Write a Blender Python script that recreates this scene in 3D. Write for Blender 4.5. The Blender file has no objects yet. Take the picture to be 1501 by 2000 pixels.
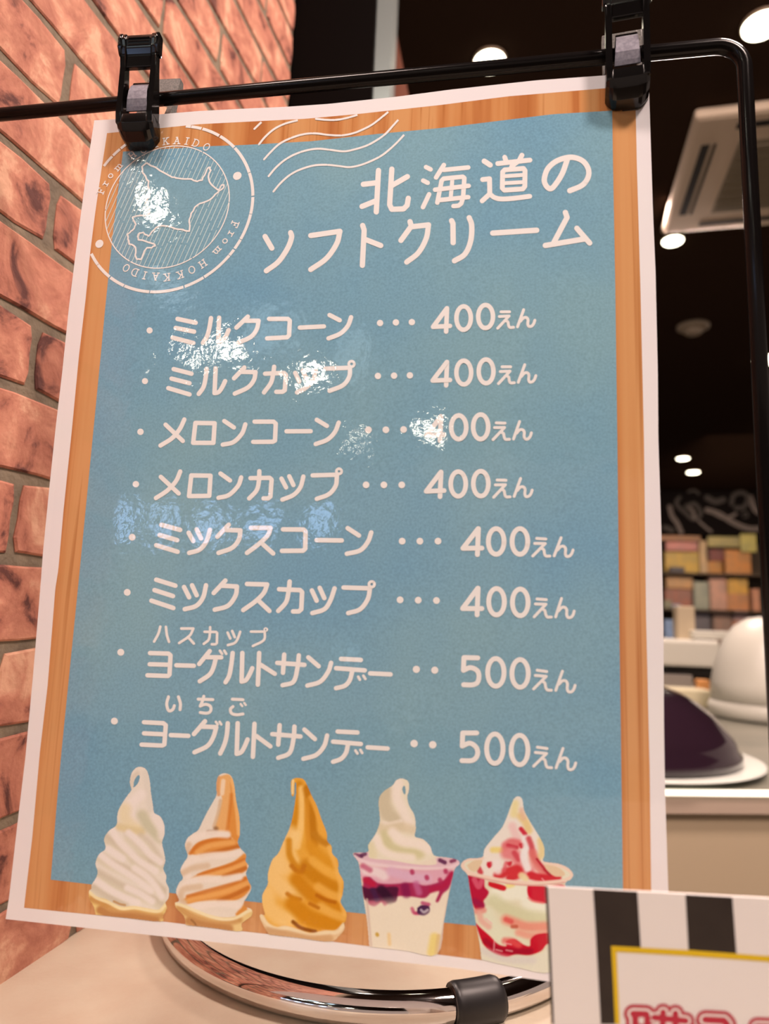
import bpy, bmesh, math, random
import numpy as np
from mathutils import Vector, Matrix

# ------------------------------------------------------------------ camera
PW, PH, FOC = 1501, 2000, 1340.0
S = math.sqrt(2)
Z0 = 1.085                               # height of the poster's bottom edge
CAM = np.array([0.158524859977674*S, -0.2252217946901334*S, 0.10380600378960758*S + Z0])
YAW, PITCH, ROLL = 0.15918360457825145, 0.1542634589008154, -0.036644885547227314


def rotm(a, b, c):
    ca, sa, cb, sb, cc, sc = math.cos(a), math.sin(a), math.cos(b), math.sin(b), math.cos(c), math.sin(c)
    return (np.array([[ca, -sa, 0], [sa, ca, 0], [0, 0, 1]]) @ np.array([[1, 0, 0], [0, cb, -sb], [0, sb, cb]])
            @ np.array([[cc, 0, sc], [0, 1, 0], [-sc, 0, cc]]))


RM = rotm(YAW, PITCH, ROLL)
scene = bpy.context.scene
cd = bpy.data.cameras.new('camera')
cam = bpy.data.objects.new('camera', cd)
scene.collection.objects.link(cam)
m4 = Matrix.Identity(4)
right, fwd, up = RM[:, 0], RM[:, 1], RM[:, 2]
for i in range(3):
    m4[i][0], m4[i][1], m4[i][2], m4[i][3] = right[i], up[i], -fwd[i], CAM[i]
cam.matrix_world = m4
cd.sensor_fit = 'VERTICAL'
cd.sensor_height = 36.0
cd.sensor_width = 27.0
cd.lens = FOC / PH * 36.0
cd.clip_start = 0.01
cd.dof.use_dof = True
cd.dof.focus_distance = 0.385
cd.dof.aperture_fstop = 6.5
scene.camera = cam

# ------------------------------------------------------------------ world, lights, exposure
w = bpy.data.worlds.new('world')
scene.world = w
w.use_nodes = True
bg = w.node_tree.nodes['Background']
bg.inputs[0].default_value = (1.0, 0.74, 0.62, 1)
bg.inputs[1].default_value = 0.42
scene.view_settings.view_transform = 'Standard'
scene.view_settings.look = 'None'
scene.view_settings.gamma = 1.0
scene.view_settings.use_curve_mapping = False
scene.view_settings.exposure = 0.0


def area(name, loc, target, size, power, col, sy=None):
    l = bpy.data.lights.new(name, 'AREA')
    l.shape = 'RECTANGLE' if sy else 'DISK'
    l.size = size
    if sy:
        l.size_y = sy
    l.energy = power
    l.color = col
    o = bpy.data.objects.new(name, l)
    o.location = loc
    o.rotation_euler = (Vector(target) - Vector(loc)).to_track_quat('-Z', 'Y').to_euler()
    scene.collection.objects.link(o)
    return o


WARM = (1.0, 0.77, 0.68)
area('downlight_lamp', (0.85, -0.85, 2.66), (0.15, 0, 1.25), 0.30, 32, WARM)
area('downlight_lamp', (-0.15, -0.75, 2.66), (0.15, 0, 1.25), 0.40, 22, WARM)
area('downlight_lamp', (0.85, 0.22, 2.66), (0.7, 0.85, 0.9), 0.35, 34, WARM)
area('downlight_lamp', (0.9, 2.2, 2.66), (0.9, 2.0, 1.0), 0.5, 45, WARM)
area('shelf_wash_lamp', (2.2, 5.0, 2.6), (2.5, 8.0, 1.5), 0.8, 20, (1.0, 0.74, 0.55)).data.spread = 1.5

# ------------------------------------------------------------------ rays
def rays(P):
    P = np.atleast_2d(np.asarray(P, float))
    d = np.stack([(P[:, 0]-750.5)/FOC, np.ones(len(P)), -(P[:, 1]-1000)/FOC], 1)
    return d @ RM.T


def on_y(P, y):
    d = rays(P)
    t = (y - CAM[1]) / d[:, 1]
    return CAM + d * t[:, None]


def on_z(P, z):
    d = rays(P)
    t = (z - CAM[2]) / d[:, 2]
    return CAM + d * t[:, None]


def sheet_y(x, z):
    """bulge of the hanging laminated sheet (negative = towards the viewer)"""
    v = (z - Z0) / 0.42
    u = x / 0.297
    y = -0.0035 * np.sin(np.pi*np.clip(v, 0, 1)) * np.sin(np.pi*np.clip(u, 0, 1))
    y = y + 0.0 * np.exp(-((1.02 - v) / 0.035)**2) * np.clip(np.sin(np.pi*np.clip((u - 0.12)/0.76, 0, 1)), 0, 1)
    y = y - 0.0008 * np.sin(5.1*u + 1.0) * np.sin(7.0*v)
    return y


def on_sheet(P, off=0.0):
    d = rays(P)
    y = np.zeros(len(d))
    for _ in range(8):
        t = (y - off - CAM[1]) / d[:, 1]
        Q = CAM + d * t[:, None]
        y = sheet_y(Q[:, 0], Q[:, 2])
    t = (y - off - CAM[1]) / d[:, 1]
    return CAM + d * t[:, None]


# ------------------------------------------------------------------ materials
def lin(c):
    c = np.asarray(c, float) / 255.0
    return np.where(c <= 0.04045, c / 12.92, ((c + 0.055) / 1.055)**2.4)


LIGHT = lin((238, 206, 196)) / 0.80           # what white paper sends back, to read print colours off the photo


def alb(c):
    return np.clip(lin(c) / LIGHT, 0, 0.93)


def lamp_bump(nt, strength=1.0):
    """fine ripples of the lamination film"""
    tc = nt.nodes.new('ShaderNodeNewGeometry')
    n1 = nt.nodes.new('ShaderNodeTexNoise')
    n1.inputs['Scale'].default_value = 260
    n1.inputs['Detail'].default_value = 3
    n2 = nt.nodes.new('ShaderNodeTexNoise')
    n2.inputs['Scale'].default_value = 60
    n2.inputs['Detail'].default_value = 2
    for n in (n1, n2):
        nt.links.new(tc.outputs['Position'], n.inputs['Vector'])
    a = nt.nodes.new('ShaderNodeMath')
    a.operation = 'MULTIPLY_ADD'
    a.inputs[1].default_value = 0.30
    nt.links.new(n1.outputs['Fac'], a.inputs[0])
    nt.links.new(n2.outputs['Fac'], a.inputs[2])
    b = nt.nodes.new('ShaderNodeBump')
    b.inputs['Strength'].default_value = strength
    b.inputs['Distance'].default_value = 0.00022
    nt.links.new(a.outputs[0], b.inputs['Height'])
    return b


def pr(name, col, rough=0.5, metal=0.0, coat=0.0, coat_rough=0.05, emit=None, estr=0.0, spec=None, noise=None,
       bump=None, laminate=False, attr=False):
    """noise=(scale, second colour, detail, stretch) mixes a second colour in; bump=(scale, distance)"""
    m = bpy.data.materials.new(name)
    m.use_nodes = True
    nt = m.node_tree
    p = nt.nodes['Principled BSDF']
    c = tuple(float(x) for x in col)
    p.inputs['Base Color'].default_value = (*c, 1)
    p.inputs['Roughness'].default_value = rough
    p.inputs['Metallic'].default_value = metal
    p.inputs['Coat Weight'].default_value = coat
    p.inputs['Coat Roughness'].default_value = coat_rough
    if spec is not None:
        p.inputs['Specular IOR Level'].default_value = spec
    if emit is not None:
        p.inputs['Emission Color'].default_value = (*emit, 1)
        p.inputs['Emission Strength'].default_value = estr
    if noise:
        tc = nt.nodes.new('ShaderNodeTexCoord')
        mp = nt.nodes.new('ShaderNodeMapping')
        if len(noise) > 3:
            mp.inputs['Scale'].default_value = noise[3]
        nt.links.new(tc.outputs['Object'], mp.inputs['Vector'])
        n = nt.nodes.new('ShaderNodeTexNoise')
        n.inputs['Scale'].default_value = noise[0]
        n.inputs['Detail'].default_value = noise[2]
        nt.links.new(mp.outputs[0], n.inputs['Vector'])
        r = nt.nodes.new('ShaderNodeMapRange')
        r.inputs['From Min'].default_value = 0.35
        r.inputs['From Max'].default_value = 0.65
        nt.links.new(n.outputs['Fac'], r.inputs['Value'])
        mx = nt.nodes.new('ShaderNodeMix')
        mx.data_type = 'RGBA'
        mx.inputs['A'].default_value = (*c, 1)
        mx.inputs['B'].default_value = (*[float(x) for x in noise[1]], 1)
        nt.links.new(r.outputs[0], mx.inputs['Factor'])
        nt.links.new(mx.outputs['Result'], p.inputs['Base Color'])
    if bump:
        tc = nt.nodes.new('ShaderNodeTexCoord')
        n = nt.nodes.new('ShaderNodeTexNoise')
        n.inputs['Scale'].default_value = bump[0]
        n.inputs['Detail'].default_value = 6
        nt.links.new(tc.outputs['Object'], n.inputs['Vector'])
        b = nt.nodes.new('ShaderNodeBump')
        b.inputs['Distance'].default_value = bump[1]
        nt.links.new(n.outputs['Fac'], b.inputs['Height'])
        nt.links.new(b.outputs[0], p.inputs['Normal'])
    if attr:
        a = nt.nodes.new('ShaderNodeAttribute')
        a.attribute_name = 'Col'
        nt.links.new(a.outputs['Color'], p.inputs['Base Color'])
    if laminate:
        p.inputs['Specular IOR Level'].default_value = 0.0
        p.inputs['Coat Weight'].default_value = 1.0
        p.inputs['Coat Roughness'].default_value = 0.04
        b = lamp_bump(nt)
        nt.links.new(b.outputs[0], p.inputs['Coat Normal'])
    return m


def wood_print():
    m = pr('printed_wood', alb((222, 150, 98)), 0.7, laminate=True)
    nt = m.node_tree
    p = nt.nodes['Principled BSDF']
    tc = nt.nodes.new('ShaderNodeTexCoord')

    def noise(scale, sc, det):
        mp = nt.nodes.new('ShaderNodeMapping')
        mp.inputs['Scale'].default_value = sc
        nt.links.new(tc.outputs['Object'], mp.inputs['Vector'])
        n = nt.nodes.new('ShaderNodeTexNoise')
        n.inputs['Scale'].default_value = scale
        n.inputs['Detail'].default_value = det
        nt.links.new(mp.outputs[0], n.inputs['Vector'])
        return n
    n1 = noise(85, (1, 1, 0.02), 3)       # boards
    n2 = noise(420, (1, 1, 0.012), 2)     # grain lines
    r1 = nt.nodes.new('ShaderNodeValToRGB')
    r1.color_ramp.elements[0].position = 0.38
    r1.color_ramp.elements[0].color = (*alb((186, 104, 58)), 1)
    r1.color_ramp.elements[1].position = 0.59
    r1.color_ramp.elements[1].color = (*alb((213, 139, 88)), 1)
    e = r1.color_ramp.elements.new(0.47)
    e.color = (*alb((204, 124, 73)), 1)
    nt.links.new(n1.outputs['Fac'], r1.inputs['Fac'])
    r2 = nt.nodes.new('ShaderNodeMapRange')
    r2.inputs['From Min'].default_value = 0.56
    r2.inputs['From Max'].default_value = 0.72
    r2.inputs['To Max'].default_value = 0.6
    nt.links.new(n2.outputs['Fac'], r2.inputs['Value'])
    mx = nt.nodes.new('ShaderNodeMix')
    mx.data_type = 'RGBA'
    mx.inputs['B'].default_value = (*alb((168, 88, 40)), 1)
    nt.links.new(r2.outputs[0], mx.inputs['Factor'])
    nt.links.new(r1.outputs['Color'], mx.inputs['A'])
    nt.links.new(mx.outputs['Result'], p.inputs['Base Color'])
    return m


def blue_print():
    m = pr('printed_blue', alb((117, 157, 172)), 0.7, laminate=True)
    nt = m.node_tree
    p = nt.nodes['Principled BSDF']
    tc = nt.nodes.new('ShaderNodeTexCoord')

    def noise(scale, det):
        n = nt.nodes.new('ShaderNodeTexNoise')
        n.inputs['Scale'].default_value = scale
        n.inputs['Detail'].default_value = det
        nt.links.new(tc.outputs['Object'], n.inputs['Vector'])
        return n
    n1 = noise(9, 3)
    r1 = nt.nodes.new('ShaderNodeValToRGB')
    r1.color_ramp.elements[0].position = 0.36
    r1.color_ramp.elements[0].color = (*alb((118, 145, 162)), 1)
    r1.color_ramp.elements[1].position = 0.64
    r1.color_ramp.elements[1].color = (*alb((133, 153, 159)), 1)
    nt.links.new(n1.outputs['Fac'], r1.inputs['Fac'])
    n2 = noise(900, 4)                    # fibrous paper grain of the print
    r2 = nt.nodes.new('ShaderNodeMapRange')
    r2.inputs['From Min'].default_value = 0.3
    r2.inputs['From Max'].default_value = 0.7
    r2.inputs['To Min'].default_value = 0.90
    r2.inputs['To Max'].default_value = 1.10
    nt.links.new(n2.outputs['Fac'], r2.inputs['Value'])
    vm = nt.nodes.new('ShaderNodeVectorMath')
    vm.operation = 'SCALE'
    nt.links.new(r1.outputs['Color'], vm.inputs[0])
    nt.links.new(r2.outputs[0], vm.inputs['Scale'])
    nt.links.new(vm.outputs[0], p.inputs['Base Color'])
    return m


def brick_mat():
    m = pr('painted_brick', (0.5, 0.2, 0.14), 0.85)
    nt = m.node_tree
    p = nt.nodes['Principled BSDF']
    g = nt.nodes.new('ShaderNodeNewGeometry')
    n1 = nt.nodes.new('ShaderNodeTexNoise')
    n1.inputs['Scale'].default_value = 24
    n1.inputs['Detail'].default_value = 7
    n1.inputs['Roughness'].default_value = 0.62
    n1.inputs['Distortion'].default_value = 0.6
    nt.links.new(g.outputs['Position'], n1.inputs['Vector'])
    r = nt.nodes.new('ShaderNodeValToRGB')
    els = r.color_ramp.elements
    els[0].position = 0.36
    els[0].color = (*alb((96, 46, 38)), 1)
    els[1].position = 0.63
    els[1].color = (*alb((224, 150, 118)), 1)
    e = els.new(0.44)
    e.color = (*alb((178, 98, 76)), 1)
    e = els.new(0.55)
    e.color = (*alb((202, 120, 93)), 1)
    nt.links.new(n1.outputs['Fac'], r.inputs['Fac'])
    nt.links.new(r.outputs['Color'], p.inputs['Base Color'])
    n2 = nt.nodes.new('ShaderNodeTexNoise')
    n2.inputs['Scale'].default_value = 55
    n2.inputs['Detail'].default_value = 8
    nt.links.new(g.outputs['Position'], n2.inputs['Vector'])
    b = nt.nodes.new('ShaderNodeBump')
    b.inputs['Distance'].default_value = 0.004
    b.inputs['Strength'].default_value = 0.7
    nt.links.new(n2.outputs['Fac'], b.inputs['Height'])
    nt.links.new(b.outputs[0], p.inputs['Normal'])
    return m


M = {}
M['paper'] = pr('printed_paper_white', alb((239, 208, 199)), 0.7, laminate=True, noise=(14, alb((236, 204, 198)), 2))
M['ink'] = pr('printed_letter_white', alb((241, 211, 200)), 0.7, laminate=True)
M['ink_thin'] = pr('printed_line_pale', alb((205, 200, 192)), 0.7, laminate=True)
M['wood'] = wood_print()
M['blue'] = blue_print()
M['picture'] = pr('printed_picture', (0.8, 0.8, 0.8), 0.7, laminate=True, attr=True)
M['brick'] = brick_mat()
M['mortar'] = pr('grey_mortar', alb((136, 106, 84)), 0.9, noise=(60, alb((116, 90, 72)), 5), bump=(120, 0.002))
M['black_gloss'] = pr('black_gloss_plastic', (0.004, 0.0035, 0.0035), 0.13, spec=0.4)
M['black_rod'] = pr('black_enamel_rod', (0.006, 0.005, 0.005), 0.16, spec=0.16)
M['spring'] = pr('grey_spring_steel', (0.19, 0.185, 0.22), 0.5, metal=0.6, noise=(700, (0.13, 0.125, 0.155), 3))
M['lever_grey'] = pr('dusty_black_plastic', (0.02, 0.02, 0.018), 0.5, noise=(900, (0.09, 0.085, 0.075), 4))
M['counter'] = pr('cream_counter', alb((210, 173, 147)), 0.35, noise=(30, alb((203, 163, 137)), 4), bump=(300, 0.0002))
M['chrome'] = pr('chrome', (0.80, 0.76, 0.74), 0.07, metal=1.0)
M['rubber'] = pr('black_rubber', (0.012, 0.011, 0.012), 0.42)
M['dark_ceiling'] = pr('dark_ceiling_paint', (0.034, 0.020, 0.014), 0.95, spec=0.0)
M['black_wall'] = pr('black_wall_paint', (0.0025, 0.0018, 0.0016), 0.6, spec=0.02)
M['ac_white'] = pr('air_conditioner_plastic', alb((208, 164, 138)), 0.6, spec=0.15)
M['ac_dark'] = pr('air_conditioner_slot', (0.01, 0.008, 0.006), 0.8)
M['ac_grille'] = pr('air_conditioner_grille', alb((128, 100, 78)), 0.7)
M['lamp'] = pr('lit_lamp', (1, 1, 1), 0.5, emit=(1.0, 0.90, 0.68), estr=9)
M['lamp_back'] = pr('lit_lamp_bright', (1, 1, 1), 0.5, emit=(1.0, 0.93, 0.75), estr=70)
M['lamp_trim'] = pr('lamp_trim', (0.25, 0.18, 0.12), 0.5)
M['floor'] = pr('brown_floor', (0.10, 0.07, 0.05), 0.5)


# ------------------------------------------------------------------ object helpers
def link(name, me, mat=None, parent=None):
    o = bpy.data.objects.new(name, me)
    scene.collection.objects.link(o)
    if mat is not None:
        me.materials.append(mat)
    if parent is not None:
        o.parent = parent
    return o


def mesh(name, V, F, mat=None, parent=None, smooth=False):
    me = bpy.data.meshes.new(name)
    me.from_pydata([tuple(map(float, v)) for v in V], [], F)
    me.update()
    if smooth:
        me.polygons.foreach_set('use_smooth', [True]*len(me.polygons))
    return link(name, me, mat, parent)


def tag(o, label, cat, group=None):
    o['label'] = label
    o['category'] = cat
    if group:
        o['group'] = group
    return o


def struct(o):
    o['kind'] = 'structure'
    return o


def empty(name, loc, label=None, cat=None, group=None):
    o = bpy.data.objects.new(name, None)
    o.empty_display_size = 0.02
    o.location = loc
    scene.collection.objects.link(o)
    if label:
        tag(o, label, cat, group)
    return o


def bm_obj(name, bm, mat, parent=None, smooth=False, bevel=0.0, seg=2):
    me = bpy.data.meshes.new(name)
    if bevel:
        bmesh.ops.bevel(bm, geom=[e for e in bm.edges if e.calc_length() > bevel*1.2], offset=bevel, segments=seg,
                        profile=0.6, affect='EDGES', clamp_overlap=True)
    bmesh.ops.recalc_face_normals(bm, faces=bm.faces)
    bm.to_mesh(me)
    bm.free()
    if smooth:
        me.polygons.foreach_set('use_smooth', [True]*len(me.polygons))
    return link(name, me, mat, parent)


def add_box(bm, c, s, M3=None):
    vs = []
    for dx in (-.5, .5):
        for dy in (-.5, .5):
            for dz in (-.5, .5):
                v = Vector((dx*s[0], dy*s[1], dz*s[2]))
                if M3 is not None:
                    v = M3 @ v
                vs.append(bm.verts.new(v + Vector(c)))
    for f in ((0, 1, 3, 2), (4, 6, 7, 5), (0, 4, 5, 1), (2, 3, 7, 6), (0, 2, 6, 4), (1, 5, 7, 3)):
        bm.faces.new([vs[i] for i in f])


def box(name, c, s, mat, parent=None, bevel=0.0, rz=0.0):
    bm = bmesh.new()
    add_box(bm, c, s, Matrix.Rotation(rz, 3, 'Z'))
    return bm_obj(name, bm, mat, parent, bevel=bevel)


def add_prism(bm, poly, x0, x1):
    """poly of (y, z) extruded along x"""
    a = [bm.verts.new((x0, p[0], p[1])) for p in poly]
    b = [bm.verts.new((x1, p[0], p[1])) for p in poly]
    n = len(poly)
    bm.faces.new(a)
    bm.faces.new(b[::-1])
    for i in range(n):
        bm.faces.new((a[i], a[(i+1) % n], b[(i+1) % n], b[i]))


def tube(name, pts, r, mat, parent=None, n=20, closed=False, caps=True):
    P = [Vector(p) for p in pts]
    V, F = [], []
    N = len(P)
    prev = None
    for i in range(N):
        if closed:
            t = P[(i+1) % N] - P[i-1]
        else:
            t = P[min(i+1, N-1)] - P[max(i-1, 0)]
        t.normalize()
        if prev is None:
            u = t.cross(Vector((0, 0, 1)))
            if u.length < 0.1:
                u = t.cross(Vector((0, 1, 0)))
        else:
            u = prev - t*prev.dot(t)
        u.normalize()
        prev = u
        v = t.cross(u)
        for k in range(n):
            a = 2*math.pi*k/n
            V.append(P[i] + (u*math.cos(a) + v*math.sin(a))*r)
    for i in range(N if closed else N-1):
        j = (i+1) % N
        for k in range(n):
            k2 = (k+1) % n
            F.append((i*n+k, i*n+k2, j*n+k2, j*n+k))
    if caps and not closed:
        F.append(tuple(range(n))[::-1])
        F.append(tuple((N-1)*n+k for k in range(n)))
    return mesh(name, V, F, mat, parent, smooth=True)


def lathe(name, prof, mat, parent=None, n=48, loc=(0, 0, 0), smooth=True):
    """prof of (r, z)"""
    V, F = [], []
    for r, z in prof:
        for k in range(n):
            a = 2*math.pi*k/n
            V.append((loc[0]+r*math.cos(a), loc[1]+r*math.sin(a), loc[2]+z))
    for i in range(len(prof)-1):
        for k in range(n):
            k2 = (k+1) % n
            F.append((i*n+k, i*n+k2, (i+1)*n+k2, (i+1)*n+k))
    F.append(tuple(range(n))[::-1])
    F.append(tuple((len(prof)-1)*n+k for k in range(n)))
    return mesh(name, V, F, mat, parent, smooth=smooth)


# ------------------------------------------------------------------ the room
CT = 1.0                                          # counter height
CEIL = CAM[2] + 1.47
a_, b_ = on_z([(150, 1820)], CT)[0], on_z([(0, 1920)], CT)[0]
wd = (a_ - b_)
wd[2] = 0
wd /= np.linalg.norm(wd)                          # direction of the brick wall, away from us
wn = np.array([wd[1], -wd[0], 0])                 # its normal, into the room


def on_wall(P, off=0.0):
    d = rays(P)
    t = ((b_ + wn*off - CAM) @ wn) / (d @ wn)
    return CAM + d * t[:, None]


wend = on_wall([(567, 120)])[0]
L_end = float((wend - b_) @ wd)
L_start = -0.30
# wall core with mortar face
floor = struct(box('floor', (0.8, 1.0, -0.05), (9.0, 14.8, 0.1), M['floor']))
ceiling = struct(box('ceiling', (0.8, 1.0, CEIL+0.05), (9.0, 14.8, 0.1), M['dark_ceiling']))
ang = math.atan2(wd[1], wd[0])
wc = b_ + wd*((L_start+L_end)/2) - wn*0.06
wall_left = struct(box('wall_left', (wc[0], wc[1], CEIL/2), (L_end-L_start, 0.12, CEIL), M['mortar'], rz=ang))

# bricks: courses measured from the photograph's left edge, laid with a slight rise
rng = random.Random(5)
ys = [105, 264, 423, 588, 749, 925, 1094, 1267, 1437, 1615]
hz = [on_wall([(0, y)])[0] for y in ys]
s0 = float((hz[4] - b_) @ wd)
zz = np.array([h[2] for h in hz])
pitch = float((zz[0]-zz[-1])/9)
TILT = math.tan(math.radians(2.2))
joint = float((on_wall([(128, 175)])[0] - b_) @ wd)
BL, MG = 0.205, 0.0062
proto = {}
for ci in range(-13, 13):
    z_top = zz[0] - ci*pitch + float(0 if not (0 <= ci <= 9) else (zz[ci] - (zz[0]-ci*pitch)))
    cn = ci+1
    z_bot = zz[0] - cn*pitch + float(0 if not (0 <= cn <= 9) else (zz[cn] - (zz[0]-cn*pitch)))
    z_top -= MG/2
    z_bot += MG/2
    if z_bot > CEIL - 0.05 or z_top < 0.9:
        continue
    # the joint sits at the same place in every second course
    phase = joint + (0 if ci % 2 == 1 or ci == -1 else BL/2)
    k = -4
    while True:
        sa = phase + k*BL + MG/2 + rng.uniform(-.002, .002)
        sb = phase + (k+1)*BL - MG/2 + rng.uniform(-.002, .002)
        k += 1
        if sb < L_start:
            continue
        if sa > L_end - 0.02:
            break
        sa, sb = max(sa, L_start), min(sb, L_end)
        nx, nz = 7, 4
        V, F = [], []
        dep = 0.0012 + rng.uniform(0, .0008)
        for lay in (0, 1, 2):
            inset = (0, 0.0, 0.0013)[lay]
            hgt = (-0.004, dep*0.4, dep)[lay]
            pts = []
            for i in range(nx+1):
                pts.append((i/nx, 0))
            for i in range(1, nz+1):
                pts.append((1, i/nz))
            for i in range(1, nx+1):
                pts.append((1-i/nx, 1))
            for i in range(1, nz):
                pts.append((0, 1-i/nz))
            rr = random.Random(ci*100+k)
            for (a, c) in pts:
                js, jz = rr.uniform(-.0009, .0009), rr.uniform(-.0009, .0009)
                cr = 0.0018 if (a in (0, 1) and c in (0, 1)) else 0
                s = sa + (sb-sa)*a + (inset+cr)*(1 if a < .5 else -1)*(1 if a in (0, 1) else 0) + js
                zl = z_bot + (z_top-z_bot)*c + (inset+cr)*(1 if c < .5 else -1)*(1 if c in (0, 1) else 0) + jz
                zl += (s - s0)*TILT
                p = b_ + wd*s + wn*hgt
                V.append((p[0], p[1], zl))
        n = 2*(nx+nz)
        for lay in (0, 1):
            for i in range(n):
                j = (i+1) % n
                F.append((lay*n+i, lay*n+j, (lay+1)*n+j, (lay+1)*n+i))
        F.append(tuple(2*n+i for i in range(n)))
        o = mesh('brick', V, F, M['brick'], wall_left)

# black wall return beyond the bricks, lit white pillar strip
pA, pB = on_wall([(567, 120)])[0], None
yb = pA[1] + 0.004
pB = on_y([(728, 120)], yb)[0]
o = struct(box('wall_panel', ((pA[0]+pB[0])/2 - 0.1, yb+0.006, CEIL/2), (pB[0]-pA[0]+0.2, 0.012, CEIL), M['black_wall']))
o.name = 'wall_end'
M['pillar'] = pr('white_pillar_paint', alb((140, 128, 120)), 0.5)
M['pillar_brown'] = pr('brown_pillar_paint', alb((120, 60, 42)), 0.6)
q0, q1, q2 = on_y([(729, 120)], 0.9)[0], on_y([(763, 120)], 0.9)[0], on_y([(785, 120)], 0.9)[0]
struct(box('trim_1', ((q0[0]+q1[0])/2-.02, 0.93, CEIL/2), (q1[0]-q0[0]+.04, 0.06, CEIL), M['pillar']))
bmp = bmesh.new()
pts = [on_y([p], 0.98)[0] for p in ((752, 20), (773, 60), (799, 195), (752, 195))]
vv = [bmp.verts.new((p[0], 0.98, p[2])) for p in pts]
vb = [bmp.verts.new((p[0], 1.02, p[2])) for p in pts]
bmp.faces.new(vv)
bmp.faces.new(vb[::-1])
for i in range(4):
    bmp.faces.new((vv[i], vv[(i+1) % 4], vb[(i+1) % 4], vb[i]))
struct(bm_obj('trim_2', bmp, M['pillar_brown']))
l = bpy.data.lights.new('pillar_lamp', 'POINT')
l.energy = 0.35
l.shadow_soft_size = 0.03
l.color = (1, .9, .8)
lo = bpy.data.objects.new('pillar_lamp', l)
lo.location = on_y([(748, 165)], 0.82)[0]
scene.collection.objects.link(lo)

# ------------------------------------------------------------------ counter, ring
cw = on_wall([(0, 1920)])[0]
y_back = 0.46
wx = lambda y: b_[0] + (y-b_[1])*wd[0]/wd[1]
V = []
for z in (CT-0.04, CT):
    for (x, y) in ((wx(-0.2)+.0005, -0.2), (0.9, -0.2), (0.9, 0.05), (0.33, 0.12), (0.33, y_back), (wx(y_back)+.0005, y_back)):
        V.append((x, y, z))
cx0 = 0.4
counter = empty('counter', (cx0, 0.1, 0), 'cream white counter top beside the brick wall with the chrome ring on it', 'counter')
o = mesh('worktop', [(v[0]-cx0, v[1]-0.1, v[2]) for v in V],
         [(5, 4, 3, 2, 1, 0), (6, 7, 8, 9, 10, 11)] + [(i, (i+1) % 6, 6+(i+1) % 6, 6+i) for i in range(6)], M['counter'], counter)
box('base', (0.16-cx0, 0.0, (CT-0.04)/2), (0.30, 0.5, CT-0.04), M['counter'], counter, bevel=0.004)

RT = 0.0092
Q = on_z([(350, 1830), (470, 1920), (600, 1957), (740, 1968), (880, 1962), (985, 1942), (1060, 1922)], CT+RT)
A = np.c_[2*Q[:, :2], np.ones(len(Q))]
sol = np.linalg.lstsq(A, (Q[:, :2]**2).sum(1), rcond=None)[0]
rc, rr_ = sol[:2], math.sqrt(sol[2]+sol[0]**2+sol[1]**2)
ring = empty('chrome_ring', (rc[0], rc[1], CT), 'chrome tubular ring lying on the cream counter below the hanging menu', 'ring')
tube('ring_tube', [(rr_*math.cos(2*math.pi*k/160), rr_*math.sin(2*math.pi*k/160), RT) for k in range(160)], RT,
     M['chrome'], ring, n=32, closed=True)
g0, g1 = on_z([(880, 1962)], CT+RT)[0], on_z([(968, 1947)], CT+RT)[0]
a0, a1 = [math.atan2(g[1]-rc[1], g[0]-rc[0]) for g in (g0, g1)]
prof = []
for k in range(13):
    a = a0 + (a1-a0)*k/12
    prof.append((rr_*math.cos(a), rr_*math.sin(a), RT))


def sleeve():
    n = 32
    V, F = [], []
    for i, p in enumerate(prof):
        c = Vector(p)
        rad = Vector((p[0], p[1], 0)).normalized()
        r = RT + (0.0032 if 0 < i < len(prof)-1 else 0.0024)
        for k in range(n):
            t = 2*math.pi*k/n
            dz = math.sin(t)*r
            V.append(c + rad*math.cos(t)*r + Vector((0, 0, max(dz, -RT))))
    for i in range(len(prof)-1):
        for k in range(n):
            k2 = (k+1) % n
            F.append((i*n+k, i*n+k2, (i+1)*n+k2, (i+1)*n+k))
    F.append(tuple(range(n)))
    F.append(tuple((len(prof)-1)*n+k for k in range(n)))
    o = mesh('rubber_sleeve', V, F, M['rubber'], ring, smooth=True)
    return o


sleeve()

# ------------------------------------------------------------------ rod frame holding the poster
RR = 0.0036
bl = on_y([(0, 224)], 0.001)[0]
br = on_y([(1180, 118)], 0.001)[0]
leg = on_y([(1478, 700)], 0.001)[0]
zb = (bl[2]+br[2])/2
xr = float(leg[0])+0.0008
bend = 0.013
xl = -0.0775
zl, zr = bl[2], on_y([(1400, 91)], 0.001)[0][2]
pts = []
def arc(cx, cz, a0, a1, n=10):
    return [(cx+bend*math.cos(a0+(a1-a0)*k/n), 0.001, cz+bend*math.sin(a0+(a1-a0)*k/n)) for k in range(n+1)]
pts += [(xl, 0.001, CT+0.004)]
pts += arc(xl+bend, zl-bend, math.pi, math.pi/2)
pts += [(xl+(xr-xl)*t, 0.001, zl+(zr-zl)*t) for t in (0.25, .5, .75)]
pts += arc(xr-bend, zr-bend, math.pi/2, 0)
pts += [(xr, 0.001, CT+0.004)]
fr = empty('sign_stand', (0.15, 0, CT), 'black bent-rod sign stand that the blue menu hangs from', 'sign stand')
tube('rod_frame', [(p[0]-0.15, p[1], p[2]-CT) for p in pts], RR, M['black_rod'], fr)
for x in (xl, xr):
    tube('foot_rod', [(x-0.15, -0.05+i*0.02, RR) for i in range(6)], RR, M['black_rod'], fr)

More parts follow.
